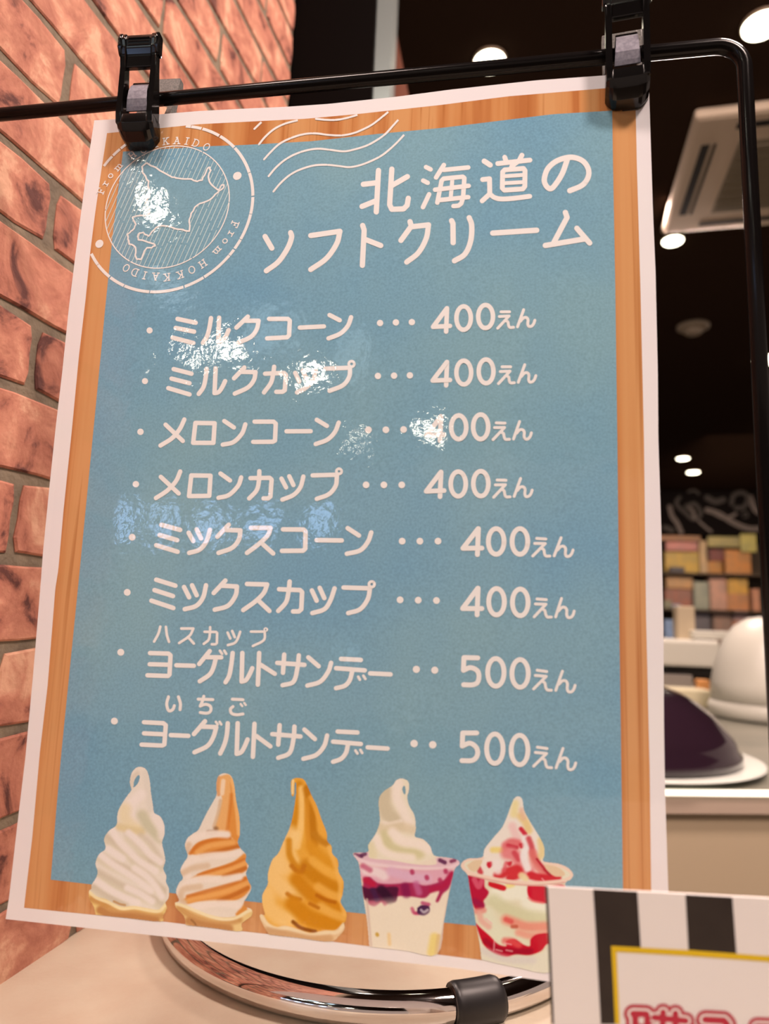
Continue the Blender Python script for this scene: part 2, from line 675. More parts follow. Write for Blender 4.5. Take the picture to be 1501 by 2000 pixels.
# ------------------------------------------------------------------ clips
def make_clip(x, z, label, y=-0.0006, rz=0.0, rx=0.0):
    root = empty('spring_clip', (x, y, z), label, 'clip', None)
    root.rotation_euler = (rx, 0, rz)
    s = 0.001
    # side profile of a lever: front and back surface as (y, z)
    front = [(-1.2, 0), (-6, .8), (-10, 4), (-12, 9), (-12.5, 16), (-12.4, 30), (-12.8, 48), (-13.4, 56), (-14.8, 61), (-15.6, 66), (-14.6, 70)]
    back = [(-10, 70), (-9.6, 60), (-8.8, 52), (-7.2, 40), (-5.6, 32), (-5.0, 28), (-4.8, 22), (-3.5, 15), (-1.0, 12), (-0.4, 6), (-0.4, 0)]
    W = 10.2
    ZS = 0.845

    def lean(bm, sy):
        if sy < 0:                              # the rear lever stands open
            for v in bm.verts:
                if v.co.z > 0.016:
                    v.co.y += (v.co.z-0.016)*0.17

    def lever(name, sy, mat, hole=True):
        bm = bmesh.new()
        poly = [(p[0]*s*sy, p[1]*s*ZS) for p in front[3:] + back[:-3] + [(-2.0, 9)]]
        for sx in (-1, 1):
            add_prism(bm, poly, sx*(W-3.1)*s, sx*W*s)
        lean(bm, sy)
        bm1 = bm_obj(name, bm, mat, root, bevel=0.0007)
        # jaw block: rounded at its end, seen from the front
        bm = bmesh.new()
        jf = [(-11.6, 15.5), (-11.9, 9), (-10, 4), (-6, 0.2), (-1.2, -1.2), (-0.4, -1.2), (-0.4, 6), (-1, 11.5), (-3, 15.5)]
        n = 12
        for i in range(n+1):
            t = -1 + 2*i/n
            ww = W*t*1.0
            lift = 5.5*max(0, (abs(t)-0.45)/0.55)**2.2
            row = []
            for (py, pz) in jf:
                zz_ = pz + lift*max(0, (12-pz)/12.0)
                yy_ = py*(1-0.12*max(0, (abs(t)-0.7)/0.3)**2)
                row.append(bm.verts.new((ww*s, yy_*s*sy, zz_*s*ZS)))
            if i:
                m_ = len(jf)
                for k in range(m_):
                    bm.faces.new((last[k], last[(k+1) % m_], row[(k+1) % m_], row[k]))
            else:
                bm.faces.new(row)
            last = row
        bm.faces.new(last[::-1])
        bm_obj('jaw', bm, mat, root, smooth=True, bevel=0.0011, seg=3)
        # thumb pad between the rails
        bm = bmesh.new()
        poly = [(-13.0, 48), (-13.6, 56), (-14.9, 60.5), (-15.6, 66), (-14.8, 69.6), (-10.4, 69.6), (-10.0, 60), (-9.4, 49)]
        if sy < 0:
            poly = [(p[0], p[1]) for p in poly]
        add_prism(bm, [(p[0]*s*sy+0.0007*sy, p[1]*s*ZS) for p in poly], -(W-2.4)*s, (W-2.4)*s)
        lean(bm, sy)
        bm_obj('thumb_pad', bm, mat, root, bevel=0.0006)
        if sy > 0:
            for zz_ in (62.0, 64.2, 66.4):
                yy_ = -14.4 - (zz_-61)*0.14
                bm = bmesh.new()
                add_box(bm, (0, (yy_+0.6)*s, zz_*s*ZS), (12.0*s, 1.2*s, 0.9*s))
                bm_obj('grip_ridge', bm, mat, root, bevel=0.0002)
            # flared ears beside the thumb pad
            for sx in (-1, 1):
                bm = bmesh.new()
                ear = [(-13.5, 55.5), (-15.2, 60.8), (-16.2, 66), (-15.0, 70.4), (-9.6, 70.4), (-9.0, 56)]
                add_prism(bm, [(p[0]*s, p[1]*s*ZS) for p in ear], sx*(W-1.2)*s, sx*(W+1.4)*s)
                bm_obj('ear', bm, mat, root, bevel=0.0012)
    lever('front_lever', 1, M['black_gloss'])
    # rear lever: same body mirrored, opened further back
    lever('rear_lever', -1, M['lever_grey'])
    # spring leaf in the window
    bm = bmesh.new()
    prof = [(-9.2, 19.5), (-9.8, 22), (-10.6, 27), (-10.4, 33), (-9.2, 37.5), (-7.6, 40)]
    th = 0.7
    wt, wb = 4.9, 6.0
    rows = []
    for (py, pz) in prof:
        t = (pz-19.5)/20.5
        ww = wb + (wt-wb)*t
        rows.append([bm.verts.new((q[0]*s, q[1]*s, pz*s*ZS)) for q in ((-ww, py), (ww, py), (ww, py+th), (-ww, py+th))])
    for i in range(len(rows)-1):
        for k in range(4):
            bm.faces.new((rows[i][k], rows[i][(k+1) % 4], rows[i+1][(k+1) % 4], rows[i+1][k]))
    bm.faces.new(rows[0])
    bm.faces.new(rows[-1][::-1])
    sp = bm_obj('spring', bm, M['spring'], root)
    sp['label'] = 'grey steel spring leaf'
    bm = bmesh.new()
    add_prism(bm, [(p[0]*s, p[1]*s*ZS) for p in ((-7.2, 41), (-6.2, 43), (6.2, 43), (7.2, 41), (6.0, 40.2), (-6.0, 40.2))], -5.2*s, 5.2*s)
    bm_obj('spring_bridge', bm, M['black_gloss'], root, bevel=0.0004)
    return root


tip = on_y([(262, 289)], -0.008)[0]
c1 = make_clip(tip[0], tip[2]+0.0045, 'left black plastic spring clip, above the round postmark on the menu', rz=0.05)
tip = on_y([(1229, 206)], -0.008)[0]
c2 = make_clip(tip[0], tip[2]+0.0045, 'right black plastic spring clip, near the bent corner of the rod', rz=-0.10)

# ------------------------------------------------------------------ the poster
poster = empty('menu_poster', (0.15, 0, Z0), 'laminated blue soft serve ice cream menu with wood-look border, clipped to the rod', 'poster')


def arclen(P):
    P = np.asarray(P, float)
    d = np.r_[0, np.cumsum(np.linalg.norm(np.diff(P, axis=0), axis=1))]
    return P, d/d[-1]


def samp(P, t):
    P, d = arclen(P)
    return np.stack([np.interp(t, d, P[:, 0]), np.interp(t, d, P[:, 1])], 1)


def coons(top, bottom, left, right, nu, nv):
    """top/bottom run left to right, left/right run top to bottom; pixel positions on the grid"""
    u = np.linspace(0, 1, nu+1)
    v = np.linspace(0, 1, nv+1)
    T, B, L, R = samp(top, u), samp(bottom, u), samp(left, v), samp(right, v)
    U, Vv = np.meshgrid(u, v)
    U, Vv = U[..., None], Vv[..., None]
    G = ((1-Vv)*T[None] + Vv*B[None] + (1-U)*L[:, None] + U*R[:, None]
         - ((1-U)*(1-Vv)*T[0] + U*(1-Vv)*T[-1] + (1-U)*Vv*B[0] + U*Vv*B[-1]))
    return G


def grid_mesh(name, G, off, mat, back=None):
    nv, nu = G.shape[:2]
    P = on_sheet(G.reshape(-1, 2), off) - np.array([0.15, 0, Z0])
    F = [(j*nu+i, (j+1)*nu+i, (j+1)*nu+i+1, j*nu+i+1) for j in range(nv-1) for i in range(nu-1)]
    V = P
    if back:
        n = len(P)
        V = np.r_[P, P + np.array([0, back, 0])]
        F2 = [tuple(n+k for k in f[::-1]) for f in F]
        F = F + F2
        rim = [j*nu for j in range(nv)] + [(nv-1)*nu+i for i in range(1, nu)] + [j*nu+nu-1 for j in range(nv-2, -1, -1)] + [i for i in range(nu-2, 0, -1)]
        for k in range(len(rim)):
            a, b = rim[k], rim[(k+1) % len(rim)]
            F.append((b, a, n+a, n+b))
    return mesh(name, V, F, mat, poster, smooth=not back)


SH_L = [(184, 235), (171, 320), (158, 417), (147, 500), (134, 605), (121, 731), (108.5, 836), (96, 955), (84, 1077), (78.6, 1150), (64.6, 1318), (49.5, 1480), (33, 1618), (18, 1750), (11, 1795)]
SH_T = [(184, 235), (221, 233), (290, 225), (386, 217), (480, 212), (560, 208.5), (640, 203), (773, 189), (880, 175), (1046, 157), (1185, 147), (1266, 142)]
SH_R = [(1266, 142), (1268, 210), (1274, 400), (1279.5, 530), (1284, 730), (1285, 860), (1291, 1040), (1295, 1220), (1296, 1420), (1298, 1538), (1300.5, 1620), (1304.5, 1740), (1310, 1948)]
SH_B = [(11, 1795), (300, 1827), (600, 1860), (883, 1890), (1070, 1917), (1310, 1948)]
WD_L = [(209, 260), (197, 338), (185, 422), (176, 494), (167, 585), (154, 696), (140, 843), (124, 997), (114, 1112), (108, 1150), (93, 1339), (78, 1468), (63, 1636), (49.5, 1750), (47, 1773)]
WD_T = [(209, 260), (296, 252), (389, 242.5), (506, 236.5), (596, 232), (695, 223), (860, 205), (993, 188), (1126, 177), (1185, 172), (1239, 168)]
WD_R = [(1239, 168), (1241, 221), (1243, 320), (1250, 560), (1257, 860), (1261, 1200), (1268, 1500), (1271, 1740), (1274, 1918)]
WD_B = [(47, 1773), (186, 1787), (312, 1799), (476, 1819), (600, 1833), (720, 1848), (853, 1864), (940, 1875), (1274, 1918)]
BL_L = [(240, 296), (222, 440), (205.5, 600), (198, 680), (185.5, 808), (171.5, 951), (154, 1130), (147, 1200), (120, 1468), (110, 1580), (99, 1718)]
BL_T = [(240, 296), (290, 293), (409, 285.5), (480, 283), (606, 276), (733, 262), (860, 250), (1080, 223), (1195, 216)]
BL_R = [(1195, 216), (1196.5, 320), (1201, 560), (1205, 860), (1209, 1230), (1213, 1520), (1216, 1738), (1218, 1841)]
BL_B = [(99, 1718), (176, 1727), (332, 1744), (500, 1762), (677, 1781), (867, 1802), (928, 1808), (1218, 1841)]
grid_mesh('sheet', coons(SH_T, SH_B, SH_L, SH_R, 110, 150), 0.0, M['paper'], back=0.0003)
o = grid_mesh('printed_border', coons(WD_T, WD_B, WD_L, WD_R, 110, 150), 0.00005, M['wood'])
o['label'] = 'printed orange-brown wood board border'
o = grid_mesh('printed_panel', coons(BL_T, BL_B, BL_L, BL_R, 110, 150), 0.0001, M['blue'])
o['label'] = 'printed mottled grey-blue panel'


def catmull(P, n=6, closed=False):
    P = [np.array(p, float) for p in P]
    out = []
    N = len(P)
    for i in range(N-1):
        p0 = P[i-1] if i else 2*P[0]-P[1]
        p1, p2 = P[i], P[i+1]
        p3 = P[i+2] if i+2 < N else 2*P[-1]-P[-2]
        for k in range(n):
            t = k/n
            out.append(0.5*((2*p1) + (-p0+p2)*t + (2*p0-5*p1+4*p2-p3)*t*t + (-p0+3*p1-3*p2+p3)*t**3))
    out.append(P[-1])
    return out


class Ink:
    """flat strokes with round ends, collected as pixels and laid on a surface"""
    def __init__(self):
        self.V, self.F = [], []

    def disc(self, p, r, n=14):
        b = len(self.V)
        for k in range(n):
            a = 2*math.pi*k/n
            self.V.append((p[0]+r*math.cos(a), p[1]+r*math.sin(a)))
        self.F.append(tuple(range(b, b+n)))

    def line(self, pts, hw, caps=True):
        pts = [np.array(p, float) for p in pts]
        for i in range(len(pts)-1):
            d = pts[i+1]-pts[i]
            L = np.linalg.norm(d)
            if L < 1e-6:
                continue
            nrm = np.array([-d[1], d[0]])/L*hw
            b = len(self.V)
            self.V += [tuple(pts[i]-nrm), tuple(pts[i+1]-nrm), tuple(pts[i+1]+nrm), tuple(pts[i]+nrm)]
            self.F.append((b, b+1, b+2, b+3))
        for p in (pts if caps else pts[1:-1]):
            self.disc(p, hw)

    def ring(self, c, rx, ry, hw, n=40):
        b = len(self.V)
        for k in range(n):
            a = 2*math.pi*k/n
            for s in (-1, 1):
                self.V.append((c[0]+(rx+s*hw)*math.cos(a), c[1]+(ry+s*hw)*math.sin(a)))
        for k in range(n):
            j = (k+1) % n
            self.F.append((b+2*k, b+2*k+1, b+2*j+1, b+2*j))

    def lift(self, V):
        """overlapping pieces of ink a hair apart"""
        V = np.array(V)
        for i, f in enumerate(self.F):
            for k in f:
                V[k, 1] -= 2.0e-6*(i % 41)
        return V

    def oriented(self, sign):
        out = []
        for f in self.F:
            a = 0.0
            for i in range(len(f)):
                p, q = self.V[f[i]], self.V[f[(i+1) % len(f)]]
                a += p[0]*q[1]-q[0]*p[1]
            out.append(f if a*sign > 0 else tuple(f[::-1]))
        return out

    def poly(self, pts):
        b = len(self.V)
        self.V += [tuple(p) for p in pts]
        self.F.append(tuple(range(b, b+len(pts))))

    def strokes(self, ox, oy, sc, hw, text):
        for st in text.split(';'):
            st = st.strip()
            if not st:
                continue
            h = hw
            if st.startswith('h'):
                a, st = st[1:].split(' ', 1)
                h = float(a)
            k = st[0]
            if k in 'deo~':
                st = st[1:]
            P = [tuple(float(v) for v in q.split(',')) for q in st.split()]
            if k == 'd':
                x, y, r = P[0]
                self.disc((ox+x/sc, oy+y/sc), r/sc, 24)
            elif k == 'e':
                x, y, rx, ry = P[0]
                self.ring((ox+x/sc, oy+y/sc), rx/sc, ry/sc, h/sc)
            elif k == 'o':
                x, y, r = P[0]
                self.ring((ox+x/sc, oy+y/sc), r/sc, r/sc, h*0.62/sc, 20)
            else:
                if k == '~':
                    P = catmull(P)
                self.line([(ox+p[0]/sc, oy+p[1]/sc) for p in P], h/sc)

    def build(self, name, mat, off=0.00016, parent=None, place=None, label=None):
        f = place or (lambda P: on_sheet(P, off) - np.array([0.15, 0, Z0]))
        V = self.lift(f(np.array(self.V)))
        o = mesh(name, V, self.oriented(-1), mat, parent or poster)
        if label:
            o['label'] = label
        return o


def en(ink, ox, oy, sc, A, B, C):
    """the two small kana after each price, mapped on three measured points"""
    src = np.array([[265, 288, 1], [1260, 530, 1], [170, 770, 1]], float)
    dst = np.array([A, B, C], float)/sc + np.array([ox, oy])
    T = np.linalg.solve(src, dst)
    def m(P):
        return [tuple(np.array([p[0], p[1], 1.0]) @ T) for p in P]
    hw = 2.9
    ink.line(m([(270, 288), (520, 288)]), hw)
    ink.line(m([(220, 425), (505, 410), (172, 768)]), hw)
    ink.line(m(catmull([(405, 545), (470, 585), (487, 680), (530, 745), (635, 740)])), hw)
    ink.line(m([(932, 225), (752, 725)]), hw)
    ink.line(m(catmull([(840, 560), (925, 468), (1010, 455), (1060, 520), (1052, 640), (1085, 715), (1165, 705), (1225, 635), (1260, 535)])), hw)


Z1, Z2, Z3 = 1501/450, 1501/500, 1501/580
LINES = [
 ('title_lettering', 0, [
  (480, 200, 3.95, 20.5, '1022,525 1005,845;905,632 1010,620;895,803 1005,758;1125,515 1108,790 1125,825 1215,822 1243,795 1252,740;1120,645 1245,573;'
   '148,1035 200,1125;~345,1005 352,1045 320,1130 250,1230 158,1300;500,1028 725,995;~725,995 700,1090 620,1205 500,1290;'
   '900,950 912,985 898,1258;925,1060 1040,1105;1265,920 1275,955 1195,1065;1275,960 1408,945;~1408,945 1390,1050 1330,1160 1240,1232'),
  (810, 290, 12.508, 56, '270,455 380,510;200,785 310,840;345,1120 195,1435;705,405 515,710;700,525 1300,465;'
   '545,1325 650,790 700,738 1165,692 1205,722 1175,1200 1130,1345 1060,1400 940,1410;490,1010 1310,915;600,1262 1300,1190;h50 915,720 870,1230'),
  (930, 290, 12.508, 60, 'h65 190,310 335,405;690,215 720,300;1110,165 1040,300 870,420 850,480;520,370 1305,285;'
   '690,525 640,575 630,970 680,1020 1130,990 1180,930 1185,540 1150,490 690,525;h48 680,680 1130,650;h48 680,850 1130,825;'
   '150,760 320,740 325,1110 140,1280;~325,1110 430,1195 600,1235 900,1220 1300,1170'),
  (680, 280, 2.68, 14.2, '~1145,85 1118,160 1078,222 1055,238 1033,220 1025,185 1045,130 1095,90 1165,73 1225,92 1255,135 1253,180 1222,220 1158,248;'
   '540,405 547,420 548,520;~632,390 645,430 640,510 610,580 555,615;755,470 985,455;1135,362 1144,388 1070,528;1030,535 1240,500;1195,445 1262,522'),
 ]),
 ('menu_line', 1, [
  (250, 580, Z1, 14.5, 'd140,218,20;322,143 440,168;310,202 430,226;290,265 425,300;~540,138 530,200 515,255 487,300;593,135 587,290;~587,292 610,285 635,260 655,216;'
   '780,128 705,200;765,155 850,155;~850,155 838,210 800,260 718,298;918,143 1040,143 1053,155 1048,250 1035,263 905,270;1118,200 1275,192;1312,118 1378,152;~1452,132 1430,190 1380,240 1305,270'),
  (690, 580, Z1, 15, 'd173,170,21;d276,166,21;d380,164,21;608,74 518,195 628,189;609,74 603,226;e717,138,47,76;e860,128,48,75'),
 ], (690, 580, Z1, (959.5, 97.4), (1180.6, 151), (938.4, 204.5))),
 ('menu_line', 2, [
  (250, 580, Z1, 14.5, 'd110,548,20;297,470 413,500;283,532 400,562;262,594 400,635;~512,468 503,540 490,590 460,632;570,465 563,625;~563,627 590,620 612,590 632,548;'
   '757,460 690,530;740,488 830,490;~830,490 820,540 780,590 695,630;~951,455 945,500 930,560 885,622;892,500 1015,495 1028,508 1020,608 1005,618 965,618;'
   '1088,495 1115,550;1137,480 1160,530;~1222,475 1205,540 1160,590 1100,622;1285,467 1425,462;~1445,465 1440,520 1400,575 1312,612;o1455,437,18'),
  (690, 580, Z1, 15, 'd159,515,21;d264,513,21;d367,511,21;608,424 515,545 628,541;609,424 603,576;e718,493,48,77;e863,485,48,77'),
 ], (690, 580, Z1, (966, 455), (1187, 512), (943, 565))),
 ('menu_line', 3, [
  (240, 790, Z1, 14.5, 'd114,178,21;~400,98 370,160 320,220 245,268;278,132 390,238;472,120 597,122 589,250 457,250 472,120;660,108 722,150;~797,130 775,190 720,245 650,262;'
   '857,112 980,112 995,125 990,235 975,243 848,244;1065,175 1222,174;1262,100 1328,140;~1405,118 1380,180 1330,230 1255,258'),
  (690, 790, Z1, 15.5, 'd97,165,22;d211,165,22;d326,163,22;569,78 476,201 590,197;570,78 563,236;e685,149,49,77;e828,146,49,80'),
 ], (690, 790, Z1, (928, 120), (1158, 184), (908, 230))),
 ('menu_line', 4, [
  (240, 790, Z1, 14.5, 'd84,519,21;~373,437 345,500 290,560 215,610;247,472 363,580;445,462 570,464 562,595 430,597 445,462;635,450 697,495;~770,475 750,530 690,590 622,608;'
   '~888,435 885,500 870,560 822,612;830,480 955,478 968,490 960,600 945,612 915,612;1032,483 1062,540;1083,468 1110,525;~1175,470 1155,540 1110,590 1038,620;'
   '1235,462 1385,458;~1393,465 1385,530 1340,585 1262,615;o1407,436,17'),
  (690, 790, Z1, 15.5, 'd82,524,22;d198,524,22;d314,524,22;569,440 473,566 590,561;570,440 563,601;e682,518,49,80;e829,516,49,81'),
 ], (690, 790, Z1, (934, 492), (1163, 557), (912, 605))),
 ('menu_line', 5, [
  (240, 1000, Z2, 13.5, 'd54,148,20;225,75 335,105;215,135 318,165;195,195 320,233;385,122 412,170;432,102 458,155;~510,105 490,170 450,220 388,240;620,75 553,145;605,105 688,108;'
   '~688,108 680,160 640,210 560,240;750,93 865,93;~865,93 850,135 800,185 727,240;815,185 880,243;938,102 1058,103 1070,115 1068,215 1055,227 932,228;1135,165 1282,167;1317,95 1383,138;~1455,120 1435,175 1390,225 1312,245'),
  (700, 1000, Z2, 14.5, 'd255,171,20;d359,171,20;d465,171,20;700,98 611,213 722,212;702,98 696,250;e806,173,46,75;e945,173,46,75'),
 ], (700, 1000, Z2, (1042, 155), (1256, 222), (1020, 258))),
 ('menu_line', 6, [
  (240, 1000, Z2, 13.5, 'd25,471,20;195,397 307,432;185,458 293,493;167,520 295,563;358,440 388,500;405,430 432,488;~487,430 470,500 430,550 362,570;600,402 532,475;580,432 668,437;'
   '~668,437 660,490 615,550 538,573;727,422 845,425;~845,425 825,475 775,525 705,575;795,520 858,580;~977,408 970,470 955,530 910,580;915,453 1038,458 1050,470 1045,570 1030,583 997,583;'
   '1107,460 1135,520;1153,445 1180,505;~1240,448 1215,520 1180,570 1110,593;1293,443 1430,447;~1447,450 1435,510 1390,570 1320,593;o1458,424,16'),
  (700, 1000, Z2, 14.5, 'd243,515,20;d349,517,20;d456,519,20;698,447 609,566 722,566;700,447 694,603;e808,526,46,77;e947,530,46,78'),
 ], (700, 1000, Z2, (1044, 510), (1263, 580), (1028, 615))),
 ('menu_line', 7, [
  (200, 1210, 5.003, 13, '~565,70 545,140 505,215;~620,72 630,150 650,218;770,88 888,88;~888,88 850,160 750,230;835,170 893,235;~1052,75 1048,150 1035,200 990,238;997,120 1110,122 1120,132 1118,230 1105,242 1068,242;'
   '1222,128 1248,185;1267,112 1292,172;~1345,120 1320,190 1290,230 1225,250'),
  (200, 1200, Z3, 6.5, '750,87 820,87;~820,87 815,130 760,160;o825,77,8'),
  (200, 1210, 5.003, 22, 'd179,320,34;465,328 645,333 665,350 655,538 640,552 440,545;462,437 650,442;722,447 893,452;1048,308 945,435;1020,368 1160,370;h13 1148,305 1168,335;h13 1190,305 1208,335'),
  (200, 1200, Z3, 11.5, '~573,220 560,270 540,305 492,338;~658,195 650,260 640,310 622,343;707,195 703,338;~703,340 725,332 742,305 757,272;792,195 785,355;800,255 870,300;883,245 1020,255;918,203 912,295;'
   '~992,207 985,270 965,340 910,358;1040,217 1092,262;~1155,245 1140,290 1100,340 1035,360;1205,225 1305,230;1180,272 1325,283;~1262,285 1250,330 1225,360 1180,373;h7 1292,315 1300,330;h7 1318,310 1328,326;1352,298 1455,303'),
  (740, 1230, Z2, 14.5, 'd218,232,21;d326,237,21;578,165 497,163 494,235;~494,238 535,222 575,240 585,275 575,310 545,323 495,322;e684,250,48,81;e826,256,48,81'),
 ], (740, 1230, Z2, (925, 237), (1148, 325), (905, 347))),
 ('menu_line', 8, [
  (200, 1340, 5.003, 15, '~645,105 628,170 640,230 660,243 690,225 702,192;~742,105 762,170 758,230;935,128 1078,132;~990,100 975,150 955,195;~955,195 1010,178 1055,200 1055,245 1020,265 955,258;'
   '1268,128 1372,133;~1275,200 1250,225 1260,265 1310,280 1372,272;h11 1350,175 1365,195;h11 1385,165 1400,185;h34 d117,342,34'),
  (200, 1200, Z3, 11.3, '210,545 308,550 320,560 313,657 302,663 198,658;210,601 310,606;345,610 434,614'),
  (200, 1200, Z3, 11.5, '518,540 462,605;502,567 575,570;~575,570 560,620 530,665 465,697;h6.5 573,543 582,556;h6.5 592,543 600,556;~633,550 628,610 615,660 595,703;683,550 678,703;~678,705 700,697 717,670 733,632;'
   '768,553 760,720;778,615 848,667;858,605 1000,617;895,560 888,658;~970,567 965,630 945,700 888,725;1020,582 1073,630;~1135,612 1120,665 1080,710 1015,730;1188,592 1288,597;1165,643 1305,655;'
   '~1240,660 1230,700 1205,730 1165,745;h7 1278,688 1288,703;h7 1303,685 1312,700;1340,672 1440,678'),
  (740, 1230, Z2, 14.5, 'd205,667,22;d314,674,22;572,605 490,605 487,680;~487,682 530,665 565,685 578,718 568,750 540,767 485,767;e678,697,48,86;e823,705,49,86'),
 ], (740, 1230, Z2, (926, 688), (1152, 780), (905, 800))),
]
for row in LINES:
    ink = Ink()
    for (ox, oy, sc, hw, txt) in row[2]:
        ink.strokes(ox, oy, sc, hw, txt)
    if len(row) > 3:
        en(ink, *row[3])
    ink.build('printed_title' if row[1] == 0 else 'printed_menu_line', M['ink'], off=0.00016)

# ---------------------------------------------------- postmark
zs, zo = 1501/360, np.array([160, 230])
def zp(P):
    return np.asarray(P, float)/zs + zo
def to_uv(P):
    Q = on_sheet(P, 0)
    return Q[:, [0, 2]]
def fit_circle(P):
    q = to_uv(P)
    A = np.c_[2*q, np.ones(len(q))]
    s_ = np.linalg.lstsq(A, (q**2).sum(1), rcond=None)[0]
    return s_[:2], math.sqrt(s_[2]+s_[0]**2+s_[1]**2)


c_o, r_o = fit_circle(zp([(1320, 370), (1380, 500), (1400, 650), (1370, 830), (1250, 1090), (1000, 1300), (760, 1395), (640, 1410), (380, 1360), (160, 1235), (75, 1110), (170, 380), (330, 240), (600, 95), (880, 80), (1060, 140), (1180, 200)]))
c_i, r_i = fit_circle(zp([(545, 290), (740, 245), (930, 270), (1080, 360), (1180, 520), (1205, 700), (1150, 900), (990, 1090), (840, 1180), (610, 1220), (420, 1160), (290, 1060), (215, 930), (180, 750), (200, 640), (290, 470)]))


def place_uv(off):
    def f(P):
        P = np.asarray(P)
        return np.stack([P[:, 0]-0.15, sheet_y(P[:, 0], P[:, 1]) - off, P[:, 1]-Z0], 1)
    return f


class InkUV(Ink):
    def build(self, name, mat, off):
        V = self.lift(place_uv(off)(np.array(self.V)))
        return mesh(name, V, self.oriented(1), mat, poster)


pm = InkUV()
rg = random.Random(3)
uvA, uvB = to_uv(zp([(165, 385)]))[0], to_uv(zp([(75, 1110)]))[0]
angA = math.atan2(uvA[1]-c_o[1], uvA[0]-c_o[0])
angB = math.atan2(uvB[1]-c_o[1], uvB[0]-c_o[0])
# clockwise from A over the top to B
span = (angA - angB) % (2*math.pi)
a = 0.0
HWO = 0.00085
wtop = np.array(sorted(map(tuple, to_uv(WD_T))))
while a < span:
    L = rg.uniform(0.06, 0.42)
    e = min(a+L, span)
    n = max(2, int((e-a)/0.03))
    pp = [(c_o[0]+r_o*math.cos(angA-t), c_o[1]+r_o*math.sin(angA-t)) for t in np.linspace(a, e, n+1)]
    pp = [p for p in pp if p[1] < np.interp(p[0], wtop[:, 0], wtop[:, 1]) - 0.0004]
    if len(pp) > 1:
        pm.line(pp, HWO, caps=False)
        for p in pp[1:-1]:
            pm.disc(p, HWO, 8)
    a = e + rg.choice((0.006, 0.01, 0.014))
for t0 in np.linspace(0, 2*math.pi, 7)[:-1]:
    pm.line([(c_i[0]+r_i*math.cos(t), c_i[1]+r_i*math.sin(t)) for t in np.linspace(t0, t0+1.03, 22)], 0.00032, caps=False)
for p in ((1265, 475), (143, 1028)):
    q = to_uv(zp([p]))[0]
    pm.disc(q, 0.0024, 24)
GL = {
 'F': '0,0 .42,0;.2,0 .2,1;0,1 .78,1 .78,.78;.2,.52 .55,.52 ;.55,.62 .55,.42',
 'r': '0,0 .45,0;.22,0 .22,.66;0,.66 .22,.66;~.22,.42 .38,.62 .6,.62',
 'o': 'e.35,.33,.3,.32',
 'm': '0,0 .3,0;.42,0 .68,0;.8,0 1.08,0;.15,0 .15,.66;0,.66 .15,.66;~.15,.5 .35,.66 .52,.55 .55,.4;.55,.45 .55,0;~.55,.5 .75,.66 .92,.55 .95,.4;.95,.45 .95,0',
 'H': '0,0 .3,0;.6,0 .9,0;0,1 .3,1;.6,1 .9,1;.15,0 .15,1;.75,0 .75,1;.15,.5 .75,.5',
 'O': 'e.43,.5,.4,.5',
 'K': '0,0 .3,0;.58,0 .9,0;0,1 .3,1;.55,1 .85,1;.15,0 .15,1;.15,.4 .7,1;.35,.6 .75,0',
 'A': '-.05,0 .25,0;.6,0 .95,0;.1,0 .42,1 .78,0;.2,.35 .66,.35;.25,1 .45,1',
 'I': '0,0 .4,0;0,1 .4,1;.2,0 .2,1',
 'D': '0,0 .15,0;0,1 .15,1;.15,0 .15,1;~.1,1 .5,1 .82,.75 .82,.25 .5,0 .1,0',
}


def glyph(ink, ch, pos, ang, size, hw):
    """pos = centre, ang = direction the letter's top points to"""
    wd_ = {'m': 1.08, 'I': .4, 'r': .55, 'o': .7, 'F': .75, 'O': .86}.get(ch, .88)
    upv = np.array([math.cos(ang), math.sin(ang)])
    rv = np.array([upv[1], -upv[0]])
    hh = 0.33 if ch in 'rom' else 0.5

    def T(p):
        return tuple(pos + size*((p[0]-wd_/2)*rv + (p[1]-hh)*upv))
    for st in GL[ch].split(';'):
        st = st.strip()
        if st[0] == 'e':
            x, y, rx, ry = [float(v) for v in st[1:].split(',')]
            ink.line([T((x+rx*math.cos(t), y+ry*math.sin(t))) for t in np.linspace(0, 2*math.pi, 17)], hw)
            continue
        sm = st[0] == '~'
        P = [tuple(float(v) for v in q.split(',')) for q in st.lstrip('~').split()]
        if sm:
            P = catmull(P, 3)
        ink.line([T(p) for p in P], hw)


